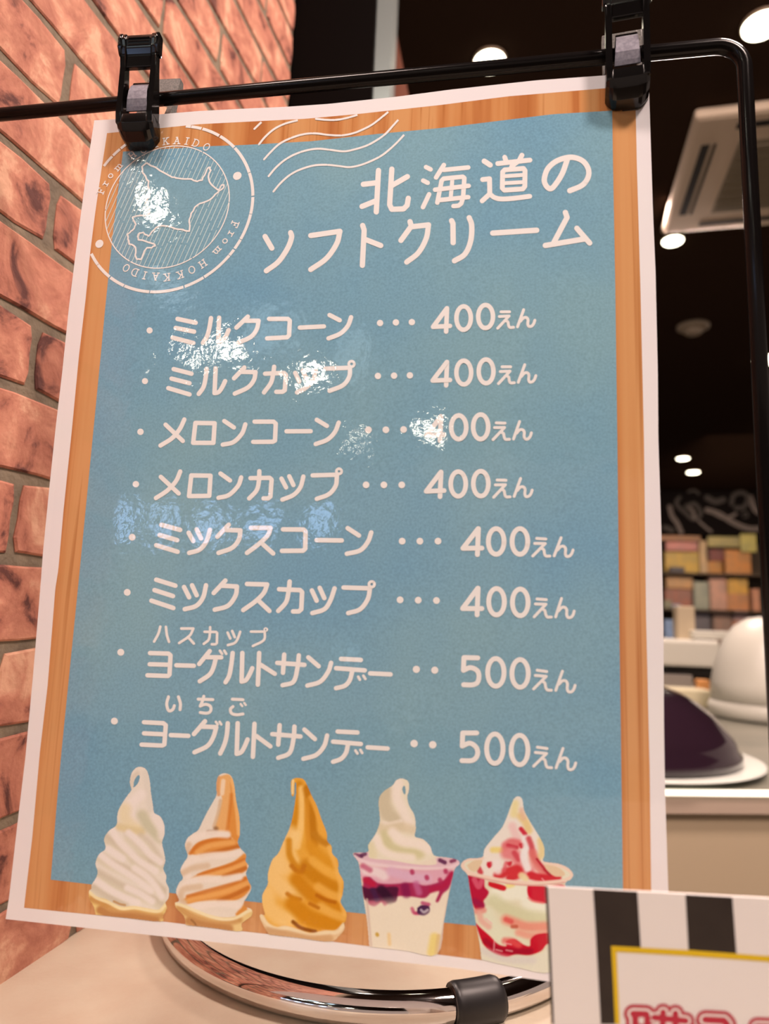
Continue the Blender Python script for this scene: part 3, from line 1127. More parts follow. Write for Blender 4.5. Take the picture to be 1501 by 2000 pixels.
for ch, px, py in [('F', 155, 600), ('r', 196, 540), ('o', 235, 475), ('m', 300, 405), ('H', 410, 305), ('O', 502, 262), ('K', 590, 220), ('K', 685, 193), ('A', 775, 188), ('I', 855, 192), ('D', 927, 208), ('O', 1015, 240),
                   ('F', 1245, 868), ('r', 1212, 945), ('o', 1165, 1005), ('m', 1100, 1082), ('H', 985, 1190), ('O', 895, 1240), ('K', 800, 1280), ('K', 692, 1300), ('A', 600, 1295), ('I', 512, 1285), ('D', 432, 1260), ('O', 362, 1225)]:
    q = to_uv(zp([(px, py)]))[0]
    glyph(pm, ch, q, math.atan2(q[1]-c_i[1], q[0]-c_i[0]), 0.0040, 0.00030)
HK = [(530, 370), (600, 405), (680, 455), (735, 486), (765, 492), (820, 500), (890, 500), (940, 520), (980, 510), (1000, 470), (1020, 420), (1040, 405), (1050, 430), (1030, 480), (1040, 525), (1070, 560), (1110, 590), (1130, 560), (1155, 548), (1150, 575), (1120, 595), (1085, 625), (1060, 655), (1020, 680), (960, 700), (920, 730), (890, 780), (875, 830), (880, 880), (875, 925), (820, 912), (760, 905), (700, 885), (640, 880), (600, 900), (570, 930), (545, 965), (520, 955), (500, 935), (470, 940), (455, 970), (460, 995), (500, 1000), (540, 1015), (590, 1030), (597, 1045), (570, 1060), (530, 1060), (510, 1085), (495, 1125), (480, 1155), (450, 1155), (435, 1120), (440, 1080), (425, 1045), (385, 1030), (375, 990), (370, 950), (400, 925), (425, 905), (440, 870), (420, 835), (412, 812), (450, 800), (520, 800), (550, 780), (545, 740), (525, 700), (530, 670), (550, 650), (550, 600), (540, 560), (545, 520), (520, 480), (495, 450), (490, 400), (530, 370)]
rj = random.Random(8)
HKj = []
for i in range(len(HK)-1):
    HKj.append(HK[i])
    HKj.append(((HK[i][0]+HK[i+1][0])/2+rj.uniform(-5, 5), (HK[i][1]+HK[i+1][1])/2+rj.uniform(-5, 5)))
HKj.append(HK[-1])
hkuv = to_uv(zp(HKj))
pm.line(list(hkuv), 0.00046)
pm.build('printed_postmark', M['ink'], 0.00016)


def inside(P, poly):
    P = np.atleast_2d(P)
    x, y = P[:, 0], P[:, 1]
    c = np.zeros(len(P), bool)
    n = len(poly)
    j = n-1
    for i in range(n):
        xi, yi = poly[i]
        xj, yj = poly[j]
        if yi != yj:
            hit = ((yi > y) != (yj > y)) & (x < (xj-xi)*(y-yi)/(yj-yi)+xi)
            c ^= hit
        j = i
    return c


ht = InkUV()
d0 = to_uv(zp([(620, 1000), (700, 820)]))
hd = d0[1]-d0[0]
hd /= np.linalg.norm(hd)
hn = np.array([hd[1], -hd[0]])
k = -r_i
while k < r_i:
    half = math.sqrt(max(r_i**2-k*k, 0))
    t = -half
    while t < half:
        L = rg.uniform(0.006, 0.03)
        ts = np.arange(t, min(t+L, half), 0.0005)
        t += L + 0.0009
        if len(ts) < 2:
            continue
        P = c_i + hn*k + ts[:, None]*hd
        ok = ~inside(P, hkuv)
        s = None
        for i in range(len(ts)+1):
            if i < len(ts) and ok[i]:
                if s is None:
                    s = i
            elif s is not None:
                if i-1 > s:
                    ht.line([P[s], P[i-1]], 0.00019, caps=False)
                s = None
    k += 0.0026 + rg.uniform(-.0002, .0002)
ht.build('printed_hatching', M['ink_thin'], 0.00014)

wv = Ink()
for P in ([(65, 205), (120, 152)], [(100, 325), (150, 265), (220, 205), (300, 165), (400, 138)], [(540, 128), (620, 135), (700, 135), (780, 120), (860, 97)],
          [(140, 440), (190, 385), (260, 320), (350, 275), (450, 245), (540, 240), (640, 252), (740, 255), (830, 238), (900, 210), (960, 180), (1010, 145), (1060, 105), (1097, 74)],
          [(175, 570), (230, 505), (300, 445), (380, 400), (470, 370), (560, 358), (660, 368), (760, 378), (850, 360), (940, 330), (1020, 285), (1080, 240), (1130, 185), (1175, 135)],
          [(212, 688), (270, 620), (340, 560), (420, 518), (520, 488), (620, 482), (720, 492), (800, 500), (880, 485), (960, 455), (1040, 415), (1100, 370), (1160, 315), (1220, 250)]):
    C = catmull(P, 8)
    i = 0
    while i < len(C)-1:
        n = rg.randint(8, 26)
        seg = C[i:i+n+1]
        pts = [(480+p[0]/3.95, 200+p[1]/3.95) for p in seg]
        if len(pts) > 1:
            if len(pts) > 4 and i+n < len(C)-1:
                pts[-1] = (pts[-1][0]*.4+pts[-2][0]*.6, pts[-1][1]*.4+pts[-2][1]*.6)
            wv.line(pts, 2.0, caps=False)
            for p in pts[1:-1]:
                wv.disc(p, 2.0, 8)
            wv.disc(pts[0], 1.9, 8)
        i += n
wv.build('printed_waves', M['ink'], off=0.00016)

# ------------------------------------------------------------------ printed pictures of the desserts
class Paint:
    def __init__(self, ox, oy, sc, outline, base, step=0.85, holes=()):
        self.ox, self.oy, self.sc = ox, oy, sc
        out = np.array(catmull(list(outline)+[outline[0]], 4))
        h = step*sc
        x0, y0 = out.min(0)-h
        x1, y1 = out.max(0)+h
        self.nx, self.ny = int((x1-x0)/h)+1, int((y1-y0)/h)+1
        X, Y = np.meshgrid(x0+np.arange(self.nx+1)*h, y0+np.arange(self.ny+1)*h)
        self.P = np.stack([X.ravel(), Y.ravel()], 1)
        cx, cy = X[:-1, :-1]+h/2, Y[:-1, :-1]+h/2
        C = np.stack([cx.ravel(), cy.ravel()], 1)
        ok = inside(C, [tuple(p) for p in out])
        for hl in holes:
            ok &= ~inside(C, catmull(list(hl)+[hl[0]], 3))
        self.ok = ok
        self.C = np.tile(np.array(base, float), (len(self.P), 1))

    def dist(self, pts):
        P = self.P
        D = np.full(len(P), 1e9)
        for i in range(len(pts)-1):
            a, b = np.array(pts[i], float), np.array(pts[i+1], float)
            ab = b-a
            t = np.clip(((P-a)@ab)/max(ab@ab, 1e-9), 0, 1)
            D = np.minimum(D, np.linalg.norm(P-(a+t[:, None]*ab), axis=1))
        return D

    def blend(self, m, col):
        self.C = self.C*(1-m[:, None]) + np.array(col, float)*m[:, None]

    def line(self, pts, hw, soft, col, alpha=1.0):
        """soft stroke: full inside hw, fading over soft"""
        hw, soft = hw*0.85, soft*1.35
        if len(pts) > 2:
            pts = catmull(pts, 4)
        D = self.dist(pts)
        m = np.clip(1-(D-hw)/max(soft, 1e-6), 0, 1)
        self.blend(alpha*m*m*(3-2*m), col)

    def poly(self, pts, soft, col, alpha=1.0, smooth=True):
        q = catmull(list(pts)+[pts[0]], 4) if smooth else list(pts)+[pts[0]]
        D = self.dist(q)
        D = np.where(inside(self.P, [tuple(p) for p in q]), -D, D)
        m = np.clip(0.5-D/max(soft, 1e-6), 0, 1)
        self.blend(alpha*m, col)

    def build(self, label):
        rs = np.random.RandomState(1)
        col = alb(np.clip(self.C + rs.normal(0, 2.0, (len(self.C), 1)) - np.array([0, 7.0, 11.0])*np.clip(self.C.min(1, keepdims=True)/180, 0, 1), 0, 255))
        n = self.nx+1
        idx = np.nonzero(self.ok)[0]
        j, i = idx//self.nx, idx % self.nx
        q = np.stack([j*n+i, (j+1)*n+i, (j+1)*n+i+1, j*n+i+1], 1)
        used, inv = np.unique(q, return_inverse=True)
        q = inv.reshape(q.shape)
        V = on_sheet(self.P[used]/self.sc + np.array([self.ox, self.oy]), 0.00018) - np.array([0.15, 0, Z0])
        me = bpy.data.meshes.new('printed_picture')
        me.vertices.add(len(V))
        me.vertices.foreach_set('co', V.ravel())
        me.loops.add(q.size)
        me.loops.foreach_set('vertex_index', q.ravel().astype(np.int32))
        me.polygons.add(len(q))
        me.polygons.foreach_set('loop_start', np.arange(len(q), dtype=np.int32)*4)
        me.update(calc_edges=True)
        ca = me.color_attributes.new('Col', 'FLOAT_COLOR', 'POINT')
        cc = np.ones((len(V), 4), np.float32)
        cc[:, :3] = col[used]
        ca.data.foreach_set('color', cc.ravel())
        me.polygons.foreach_set('use_smooth', [True]*len(me.polygons))
        o = link('printed_picture', me, M['picture'], poster)
        o['label'] = label


# 1: white milk cone
p = Paint(160, 1480, 4.169, [(112, 1278), (95, 1210), (60, 1150), (58, 1085), (75, 1068), (80, 1030), (110, 985), (128, 930), (110, 860), (140, 785), (192, 740), (180, 660), (220, 595), (282, 545), (290, 450), (325, 375), (375, 300), (402, 262), (390, 205), (402, 130), (440, 82), (490, 76), (530, 108), (552, 190), (562, 290), (578, 390), (588, 448), (636, 478), (668, 540), (672, 620), (652, 690), (668, 770), (678, 840), (662, 905), (686, 960), (684, 1010), (708, 1070), (704, 1140), (680, 1180), (690, 1225), (660, 1290), (640, 1334), (380, 1306)],
          (236, 211, 197), holes=[[(418, 240), (424, 192), (445, 152), (466, 142), (468, 175), (450, 215), (430, 236)]])
Wc, Sc, Yc = (243, 216, 207), (214, 188, 168), (236, 206, 172)
p.line([(450, 130), (410, 170), (405, 230)], 6, 22, (222, 196, 178), .8)
p.line([(520, 130), (535, 250), (560, 420)], 8, 30, (226, 203, 190), .6)
p.line([(480, 300), (400, 380), (400, 470), (470, 570), (540, 640)], 18, 38, Wc, .9)
p.line([(350, 420), (350, 490), (400, 550), (470, 590)], 16, 55, Yc, .9)
p.line([(300, 560), (350, 575), (420, 590), (480, 600)], 8, 34, (226, 193, 150), .9)
p.line([(490, 470), (530, 540), (580, 600), (640, 650)], 16, 45, (207, 188, 160), .9)
p.line([(600, 480), (640, 560), (655, 640)], 12, 40, Wc, .8)
for g, wdt, al in (([(195, 650), (260, 700), (350, 760), (450, 820), (560, 850), (640, 880)], 16, .95), ([(480, 640), (540, 690), (600, 780), (640, 850)], 12, .7),
                   ([(130, 790), (220, 850), (330, 900), (440, 960), (550, 1010), (650, 1080)], 20, .95), ([(370, 630), (450, 720), (520, 800)], 8, .5),
                   ([(125, 940), (230, 1000), (340, 1060), (470, 1110), (590, 1160), (650, 1200)], 18, .95), ([(95, 1060), (180, 1120), (260, 1160), (350, 1200)], 12, .95),
                   ([(420, 840), (520, 930), (600, 1030), (660, 1120)], 9, .55)):
    p.line(g, wdt, 32, Sc, al)
    p.line([(x-4, y+34) for x, y in g], wdt*.5, 26, (226, 203, 180), .6)
for g in ([(235, 570), (300, 680), (380, 760), (480, 850), (600, 920)], [(380, 610), (480, 700), (560, 790), (640, 850)], [(150, 790), (240, 860), (350, 930), (470, 1010), (560, 1080)],
          [(430, 900), (530, 970), (600, 1050), (650, 1130)], [(120, 1000), (220, 1070), (330, 1130), (450, 1180)], [(370, 1060), (480, 1110), (570, 1170)], [(215, 740), (330, 820)]):
    p.line(g, 12, 26, Wc, .95)
p.poly([(55, 1080), (110, 1130), (190, 1150), (240, 1180), (320, 1215), (420, 1208), (540, 1228), (630, 1236), (690, 1170), (700, 1230), (665, 1340), (100, 1300), (40, 1150)], 8, (236, 190, 122))
p.line([(75, 1150), (180, 1195), (300, 1262), (430, 1262), (560, 1290), (650, 1290)], 8, 26, (204, 138, 78), .9)
p.line([(150, 1240), (250, 1290), (420, 1300), (600, 1330)], 18, 26, (184, 112, 58), .9)
p.line([(60, 1092), (120, 1142), (220, 1180), (320, 1228), (430, 1222), (540, 1242), (630, 1248), (684, 1190)], 5, 12, (248, 216, 172), .9)
p.line([(260, 1170), (310, 1192), (350, 1200)], 3, 10, (190, 130, 80), .8)
p.build('picture of a white swirl in a wafer cone')

# 2: mixed cone
p = Paint(160, 1480, 4.169, [(845, 1362), (830, 1290), (770, 1230), (758, 1180), (790, 1165), (765, 1090), (790, 1020), (822, 980), (800, 920), (825, 860), (860, 800), (838, 720), (855, 660), (900, 620), (945, 590), (980, 520), (1020, 440), (1060, 370), (1095, 300), (1092, 220), (1110, 150), (1160, 126), (1215, 150), (1240, 230), (1255, 350), (1280, 480), (1285, 620), (1268, 680), (1285, 730), (1335, 790), (1330, 840), (1356, 880), (1335, 940), (1352, 1000), (1378, 1060), (1345, 1130), (1320, 1170), (1325, 1210), (1380, 1235), (1378, 1290), (1300, 1350), (1290, 1412), (1060, 1386)],
          (236, 208, 192))
Oc, Od, Ol = (226, 138, 66), (212, 112, 44), (236, 166, 106)
p.poly([(1125, 150), (1200, 140), (1245, 240), (1262, 380), (1288, 500), (1290, 670), (1250, 680), (1180, 610), (1080, 605), (1110, 470), (1140, 330), (1100, 250)], 12, Ol)
p.poly([(1205, 200), (1250, 300), (1270, 450), (1288, 600), (1270, 690), (1200, 620), (1190, 500), (1210, 330)], 14, Oc)
p.line([(1225, 180), (1240, 300), (1262, 450), (1276, 620)], 5, 16, (244, 176, 112), .9)
p.line([(1215, 300), (1200, 450), (1180, 600)], 4, 16, Od, .6)
p.line([(1150, 190), (1140, 290)], 10, 14, (244, 204, 176), .95)
p.line([(1112, 160), (1100, 240), (1112, 300)], 6, 12, (222, 150, 100), .9)
p.line([(1128, 350), (1110, 450), (1075, 560)], 4, 16, (214, 166, 130), .7)
p.line([(1030, 610), (1075, 605), (1090, 580)], 6, 22, (140, 90, 60), .8)
for tops, q, sh in (
        ([(870, 780), (930, 700), (1040, 660), (1180, 640), (1290, 720), (1200, 770), (1060, 790), (960, 800)], Oc, 0),
        ([(880, 985), (980, 930), (1110, 890), (1240, 840), (1330, 780), (1340, 900), (1280, 950), (1170, 975), (1120, 960)], Oc, 0),
        ([(800, 1160), (900, 1120), (1040, 1090), (1200, 1040), (1345, 960), (1370, 1060), (1300, 1140), (1180, 1170), (960, 1170), (860, 1190)], Oc, 0),
        ([(1250, 1270), (1310, 1200), (1330, 1170), (1345, 1240), (1310, 1300), (1260, 1290)], Oc, 0)):
    p.poly(tops, 16, q)
for g in ([(880, 775), (960, 700), (1080, 665), (1200, 650)], [(950, 960), (1060, 920), (1200, 880), (1320, 830)], [(860, 1130), (1000, 1090), (1180, 1040), (1330, 985)]):
    p.line(g, 5, 16, Od, .85)
for g in ([(940, 770), (1030, 720), (1140, 700), (1230, 690)], [(960, 985), (1100, 940), (1230, 900), (1340, 850)], [(870, 1160), (1050, 1120), (1200, 1080), (1350, 1020)]):
    p.line(g, 8, 20, (238, 160, 92), .9)
for g in ([(970, 800), (1080, 770), (1200, 740), (1270, 725)], [(1150, 970), (1250, 930), (1330, 900)], [(1110, 1165), (1230, 1120), (1350, 1060)]):
    p.line(g, 7, 16, (198, 104, 40), .9)
for g in ([(860, 700), (920, 650), (1040, 620), (1180, 625)], [(840, 900), (900, 830), (1040, 800), (1180, 790), (1270, 770)], [(830, 900), (860, 960)], [(800, 1080), (880, 1010), (1000, 985), (1150, 990), (1280, 970)], [(900, 1220), (1040, 1190), (1180, 1190), (1270, 1200)]):
    p.line(g, 16, 24, (244, 214, 200), .95)
for g in ([(850, 760), (870, 710)], [(820, 940), (900, 900), (1020, 880)], [(800, 1130), (830, 1070), (960, 1050)], [(830, 1180), (800, 1150)]):
    p.line(g, 8, 26, (224, 184, 156), .9)
p.poly([(755, 1175), (840, 1200), (930, 1240), (1040, 1280), (1150, 1300), (1250, 1290), (1340, 1240), (1385, 1235), (1385, 1290), (1300, 1420), (830, 1370), (760, 1250)], 8, (234, 188, 128))
p.line([(790, 1230), (900, 1290), (1040, 1340), (1160, 1350), (1280, 1320)], 10, 26, (206, 142, 84), .9)
p.line([(870, 1330), (1000, 1370), (1200, 1395)], 18, 26, (188, 118, 64), .9)
p.line([(762, 1186), (840, 1212), (930, 1248), (1040, 1290), (1150, 1316), (1250, 1306), (1340, 1256), (1376, 1240)], 5, 12, (246, 216, 178), .9)
p.line([(890, 1320), (920, 1350), (925, 1370)], 3, 8, (150, 90, 45), .8)
p.build('picture of a white and orange mixed swirl in a wafer cone')

# 3: orange melon cone
p = Paint(490, 1500, 3.661, [(128, 1192), (90, 1130), (62, 1070), (70, 1045), (100, 1050), (85, 990), (80, 910), (120, 830), (120, 760), (150, 660), (195, 610), (230, 530), (275, 430), (300, 330), (320, 200), (322, 115), (312, 110), (308, 190), (290, 195), (284, 110), (300, 78), (345, 72), (385, 92), (430, 190), (470, 270), (505, 370), (540, 460), (545, 520), (575, 560), (580, 610), (620, 660), (625, 740), (660, 810), (655, 900), (640, 960), (680, 1030), (678, 1090), (665, 1110), (668, 1150), (630, 1200), (560, 1242), (340, 1215)],
          (236, 158, 62))
Ld, Lm, Ll = (206, 120, 18), (224, 140, 36), (248, 190, 122)
p.line([(300, 90), (296, 180)], 3, 10, (250, 206, 150), 1)
p.line([(345, 120), (340, 260), (300, 430)], 10, 28, (214, 130, 30), .9)
p.line([(362, 150), (365, 330), (350, 460), (330, 560)], 11, 22, (250, 190, 116), .95)
p.line([(400, 150), (430, 300), (440, 430), (450, 540)], 14, 26, (196, 112, 20), .95)
p.line([(400, 230), (400, 400), (420, 560), (460, 660)], 6, 20, (220, 136, 40), .8)
p.line([(430, 210), (480, 330), (525, 460)], 7, 20, (240, 160, 66), .9)
p.line([(450, 470), (500, 520), (540, 540)], 8, 24, (200, 120, 30), .9)
p.line([(280, 470), (230, 560), (200, 640), (240, 720)], 26, 50, Ll, .9)
p.line([(320, 480), (290, 580), (330, 680), (420, 700)], 14, 30, (250, 196, 130), .7)
p.line([(270, 520), (275, 620), (320, 700), (370, 740)], 8, 22, Ld, .8)
p.line([(175, 680), (160, 780), (230, 860), (310, 910)], 34, 60, Ll, .95)
p.line([(110, 900), (130, 1000), (200, 1060), (260, 1080)], 32, 55, (248, 188, 116), .95)
p.line([(430, 560), (500, 640), (590, 700)], 18, 40, Lm, .9)
p.line([(390, 700), (450, 770), (540, 830), (640, 880)], 26, 42, Ld, .9)
p.line([(380, 700), (360, 740), (330, 740), (290, 700)], 5, 18, (196, 108, 24), .9)
p.line([(440, 660), (520, 720), (600, 760)], 10, 30, (240, 164, 70), .9)
p.line([(330, 800), (400, 880), (500, 940), (640, 990)], 26, 44, (212, 124, 22), .95)
p.line([(260, 900), (300, 930), (350, 940)], 5, 16, (200, 112, 30), .9)
p.line([(480, 850), (560, 900), (640, 930)], 12, 30, (240, 164, 74), .9)
p.line([(470, 910), (540, 945), (600, 960)], 4, 14, (188, 96, 16), .9)
p.line([(300, 970), (400, 1060), (500, 1100), (620, 1110)], 34, 44, (214, 126, 22), .95)
p.line([(500, 990), (580, 1040), (660, 1070)], 12, 30, (240, 166, 78), .9)
p.line([(420, 970), (480, 1000)], 4, 14, (190, 100, 18), .8)
p.line([(300, 1100), (360, 1145), (460, 1170)], 6, 12, (140, 66, 10), .9)
p.line([(560, 570), (600, 680), (640, 820), (640, 920), (670, 1040)], 4, 22, (246, 176, 92), .8)
p.poly([(58, 1050), (80, 1040), (120, 1110), (180, 1140), (230, 1128), (300, 1140), (420, 1180), (520, 1160), (600, 1160), (660, 1110), (672, 1160), (560, 1250), (120, 1200)], 8, (232, 184, 140))
p.line([(75, 1060), (120, 1120), (185, 1150), (250, 1145), (340, 1170), (430, 1196), (540, 1178), (620, 1172), (662, 1120)], 5, 14, (242, 206, 170), .95)
p.line([(120, 1165), (240, 1190), (420, 1222), (560, 1220)], 12, 24, (208, 150, 104), .9)
p.build('picture of an orange melon swirl in a wafer cone')

# 4: clear cup with berry layers
p = Paint(490, 1500, 3.661, [(846, 1277), (828, 1090), (805, 940), (790, 830), (780, 740), (765, 670), (732, 625), (740, 605), (835, 600), (838, 550), (890, 470), (920, 380), (912, 240), (940, 175), (1010, 125), (1040, 85), (1085, 76), (1125, 100), (1128, 160), (1116, 205), (1130, 270), (1168, 340), (1178, 430), (1172, 490), (1230, 510), (1280, 560), (1308, 625), (1400, 640), (1470, 655), (1490, 685), (1455, 725), (1430, 830), (1405, 950), (1380, 1090), (1330, 1332), (1100, 1306)],
          (236, 208, 188), holes=[[(1080, 150), (1088, 130), (1100, 132), (1104, 165), (1100, 190), (1086, 175)]])
Cr, Ch, Cs = (236, 212, 190), (244, 216, 202), (208, 184, 158)
p.poly([(835, 600), (838, 550), (890, 470), (920, 380), (912, 240), (940, 175), (1010, 125), (1080, 76), (1130, 110), (1120, 205), (1168, 340), (1172, 490), (1280, 560), (1310, 640), (1100, 690), (850, 660)], 6, Cr)
p.line([(960, 180), (950, 260), (990, 340), (1070, 390)], 26, 50, (206, 180, 152), .85)
p.line([(1050, 110), (1040, 200), (1080, 290), (1130, 400)], 14, 36, Ch, .95)
p.line([(940, 390), (990, 398), (1070, 380)], 5, 14, Ch, .8)
p.line([(920, 420), (960, 440), (1060, 420), (1150, 440)], 10, 36, (224, 194, 164), .8)
p.line([(960, 480), (990, 560), (1080, 600), (1200, 610)], 14, 40, (214, 192, 150), .95)
p.line([(1010, 460), (1080, 520), (1180, 540), (1270, 580)], 14, 34, Ch, .95)
p.line([(900, 500), (930, 570), (1010, 620), (1150, 640)], 10, 28, Ch, .9)
p.line([(850, 560), (870, 620)], 12, 30, (228, 204, 170), .9)
p.poly([(732, 610), (835, 600), (850, 645), (1000, 660), (1180, 690), (1320, 690), (1330, 640), (1480, 655), (1490, 690), (1440, 720), (1200, 715), (980, 700), (780, 680)], 8, (226, 178, 186))
p.line([(745, 620), (790, 632)], 7, 10, (110, 50, 80), .8)
p.line([(790, 625), (815, 615)], 8, 10, (90, 40, 70), .8)
p.line([(1350, 660), (1385, 676)], 9, 10, (95, 40, 72), .9)
p.line([(1430, 668), (1455, 660)], 7, 10, (120, 40, 70), .8)
p.line([(740, 632), (790, 665), (900, 690), (1050, 708), (1250, 720), (1400, 715), (1480, 690)], 5, 12, (238, 198, 200), .95)
p.poly([(775, 690), (1000, 715), (1250, 730), (1450, 725), (1425, 800), (1380, 860), (1000, 850), (800, 800)], 16, (224, 160, 174))
p.line([(820, 730), (900, 745), (950, 770)], 18, 30, (240, 208, 206), .9)
p.line([(800, 700), (850, 730)], 6, 20, (190, 70, 100), .7)
p.line([(1000, 740), (1150, 780), (1260, 790)], 14, 30, (222, 170, 190), .8)
p.poly([(805, 790), (850, 780), (900, 820), (1000, 830), (1150, 820), (1250, 840), (1380, 800), (1440, 740), (1420, 850), (1370, 900), (1340, 955), (1320, 950), (1345, 880), (1290, 890), (1240, 930), (1150, 920), (1040, 920), (960, 985), (930, 960), (880, 990), (830, 960), (800, 880)], 14, (168, 40, 78))
p.poly([(793, 845), (840, 862), (900, 858), (1040, 850), (1048, 900), (1030, 960), (960, 950), (860, 950), (812, 935)], 14, (84, 22, 50))
p.line([(870, 870), (900, 940)], 10, 16, (70, 30, 66), .8)
p.line([(930, 870), (990, 940)], 22, 20, (48, 16, 38), .8)
p.line([(820, 800), (870, 830)], 10, 20, (190, 30, 60), .9)
p.line([(1100, 850), (1110, 900)], 16, 24, (130, 24, 70), .8)
p.line([(1180, 830), (1200, 890)], 8, 24, (196, 100, 140), .8)
p.line([(1290, 870), (1380, 840), (1430, 760)], 8, 20, (180, 30, 66), .9)
for q in ((1255, 780), (1150, 740), (1390, 735), (1350, 800)):
    p.line([q, (q[0]+3, q[1]+8)], 7, 14, (176, 40, 76), .8)
p.line([(1150, 1005), (1165, 1035), (1200, 1040)], 5, 12, (190, 50, 90), .9)
p.poly([(1188, 1000), (1220, 980), (1270, 985), (1275, 1030), (1235, 1056), (1190, 1040)], 8, (76, 36, 70))
p.line([(1215, 1015), (1235, 1030), (1262, 1015)], 4, 8, (200, 180, 190), .8)
p.line([(1225, 965), (1270, 975)], 5, 12, (180, 60, 100), .8)
p.poly([(840, 960), (1040, 940), (1150, 960), (1160, 1080), (1380, 1000), (1330, 1340), (850, 1290)], 60, (240, 214, 192), .6)
p.line([(1310, 1210), (1290, 1320)], 16, 26, (236, 198, 120), .9)
p.line([(1340, 1200), (1325, 1320)], 6, 14, (222, 176, 120), .7)
p.line([(900, 1188), (903, 1194)], 7, 10, (206, 150, 60), .9)
p.line([(985, 1190), (990, 1260)], 3, 14, (240, 190, 130), .7)
p.line([(828, 940), (858, 1270)], 2, 10, (216, 180, 165), .8)
p.line([(1430, 850), (1345, 1310)], 2, 12, (214, 176, 160), .8)
p.build('picture of a clear cup with dark berry sauce and a white swirl')

# 5: cup with strawberry sauce
p = Paint(860, 1530, 5.003, [(398, 1722), (385, 1600), (350, 1400), (325, 1240), (300, 1120), (280, 1000), (262, 895), (205, 830), (205, 780), (270, 735), (405, 722), (430, 640), (520, 525), (600, 430), (650, 320), (690, 210), (725, 140), (770, 130), (800, 165), (815, 260), (860, 350), (920, 450), (975, 540), (1010, 620), (1015, 700), (1005, 762), (1150, 785), (1250, 830), (1294, 890), (1270, 940), (1225, 965), (1210, 1060), (1150, 1500), (1090, 1840), (700, 1790)],
          (230, 212, 190))
Rd, Rb, Pk = (196, 30, 48), (222, 40, 50), (226, 140, 140)
p.poly([(405, 760), (430, 640), (520, 525), (600, 430), (650, 320), (690, 210), (725, 140), (770, 130), (800, 165), (815, 260), (860, 350), (975, 540), (1015, 640), (1010, 820), (1150, 900), (800, 960), (400, 900)], 8, (238, 214, 202))
p.line([(730, 200), (715, 300)], 10, 40, (236, 206, 150), .9)
p.line([(780, 320), (830, 380), (860, 460)], 14, 36, (232, 190, 130), .9)
p.line([(790, 260), (810, 340)], 8, 26, (232, 176, 150), .7)
p.line([(980, 560), (990, 680), (960, 720)], 14, 34, (232, 196, 140), .9)
p.line([(510, 650), (600, 650)], 12, 26, (238, 200, 120), .9)
p.line([(700, 420), (740, 520), (780, 600)], 14, 40, (238, 176, 176), .6)
p.line([(640, 610), (690, 580), (750, 590)], 24, 34, (224, 96, 100), .85)
p.line([(660, 610), (740, 630)], 10, 18, Rd, .8)
p.line([(785, 445), (825, 495)], 12, 16, (206, 40, 56), .95)
p.line([(780, 600), (815, 600), (790, 620)], 9, 14, (206, 50, 60), .95)
p.line([(650, 680), (720, 700), (780, 780), (860, 860)], 34, 50, (228, 120, 122), .9)
p.line([(720, 680), (760, 740)], 10, 24, (206, 60, 72), .8)
p.line([(830, 540), (840, 640), (810, 720), (850, 830)], 22, 26, (242, 220, 216), .95)
p.line([(860, 540), (890, 620), (900, 700), (960, 790), (1060, 890)], 10, 26, (204, 70, 78), .95)
p.line([(900, 680), (920, 760), (1000, 870)], 26, 30, (224, 110, 104), .8)
p.line([(940, 740), (1010, 830), (1080, 900)], 5, 10, (176, 24, 40), .9)
p.poly([(455, 770), (500, 765), (505, 800), (475, 830), (450, 800)], 12, (206, 40, 56))
p.poly([(640, 770), (695, 762), (690, 800), (660, 806)], 12, (206, 50, 62))
p.line([(370, 830), (390, 870)], 14, 20, (204, 56, 66), .9)
p.line([(560, 900), (640, 870), (740, 840), (760, 880), (680, 920)], 28, 30, (210, 44, 50), .95)
p.line([(540, 780), (560, 850)], 22, 34, (240, 216, 210), .9)
p.line([(620, 850), (640, 780)], 6, 20, (220, 90, 96), .8)
p.line([(880, 900), (960, 920), (1060, 930), (1140, 925)], 26, 24, (206, 26, 40), .95)
p.line([(790, 900), (830, 930)], 18, 26, (238, 206, 160), .9)
# inside of the rim
p.poly([(255, 800), (330, 752), (405, 750), (390, 800), (350, 860), (290, 850)], 10, (228, 190, 158))
p.poly([(1010, 790), (1100, 800), (1190, 850), (1210, 900), (1120, 910), (1040, 850)], 10, (228, 188, 156))
p.line([(1010, 840), (1070, 900)], 5, 10, (180, 30, 44), .9)
# body
p.poly([(262, 895), (420, 930), (700, 985), (1225, 985), (1210, 1060), (1150, 1500), (1090, 1840), (398, 1722), (325, 1240)], 4, (226, 206, 178))
p.line([(560, 1090), (700, 1060), (820, 1080), (900, 1200), (1050, 1250)], 50, 60, (240, 224, 206), .9)
p.line([(520, 1150), (640, 1230), (800, 1290), (1050, 1330)], 30, 60, (210, 196, 158), .8)
p.line([(450, 1280), (500, 1400), (620, 1500), (760, 1560)], 40, 60, (226, 212, 186), .9)
p.poly([(262, 900), (330, 905), (420, 925), (430, 1010), (470, 1060), (450, 1110), (420, 1150), (425, 1220), (340, 1230), (300, 1120), (278, 1000)], 14, (184, 24, 54))
p.line([(330, 940), (370, 1010), (400, 960)], 14, 20, (222, 96, 116), .8)
p.line([(330, 1150), (400, 1190)], 18, 24, (150, 24, 66), .7)
p.line([(350, 1250), (420, 1240)], 14, 24, (226, 130, 120), .8)
p.poly([(470, 960), (560, 980), (640, 1010), (620, 1050), (540, 1030), (470, 1000)], 12, (206, 30, 40))
p.line([(660, 1000), (700, 990)], 10, 24, (240, 206, 130), .9)
p.poly([(850, 1000), (1030, 1005), (1215, 1000), (1190, 1170), (1000, 1170), (900, 1150), (860, 1110), (845, 1050)], 12, (206, 22, 46))
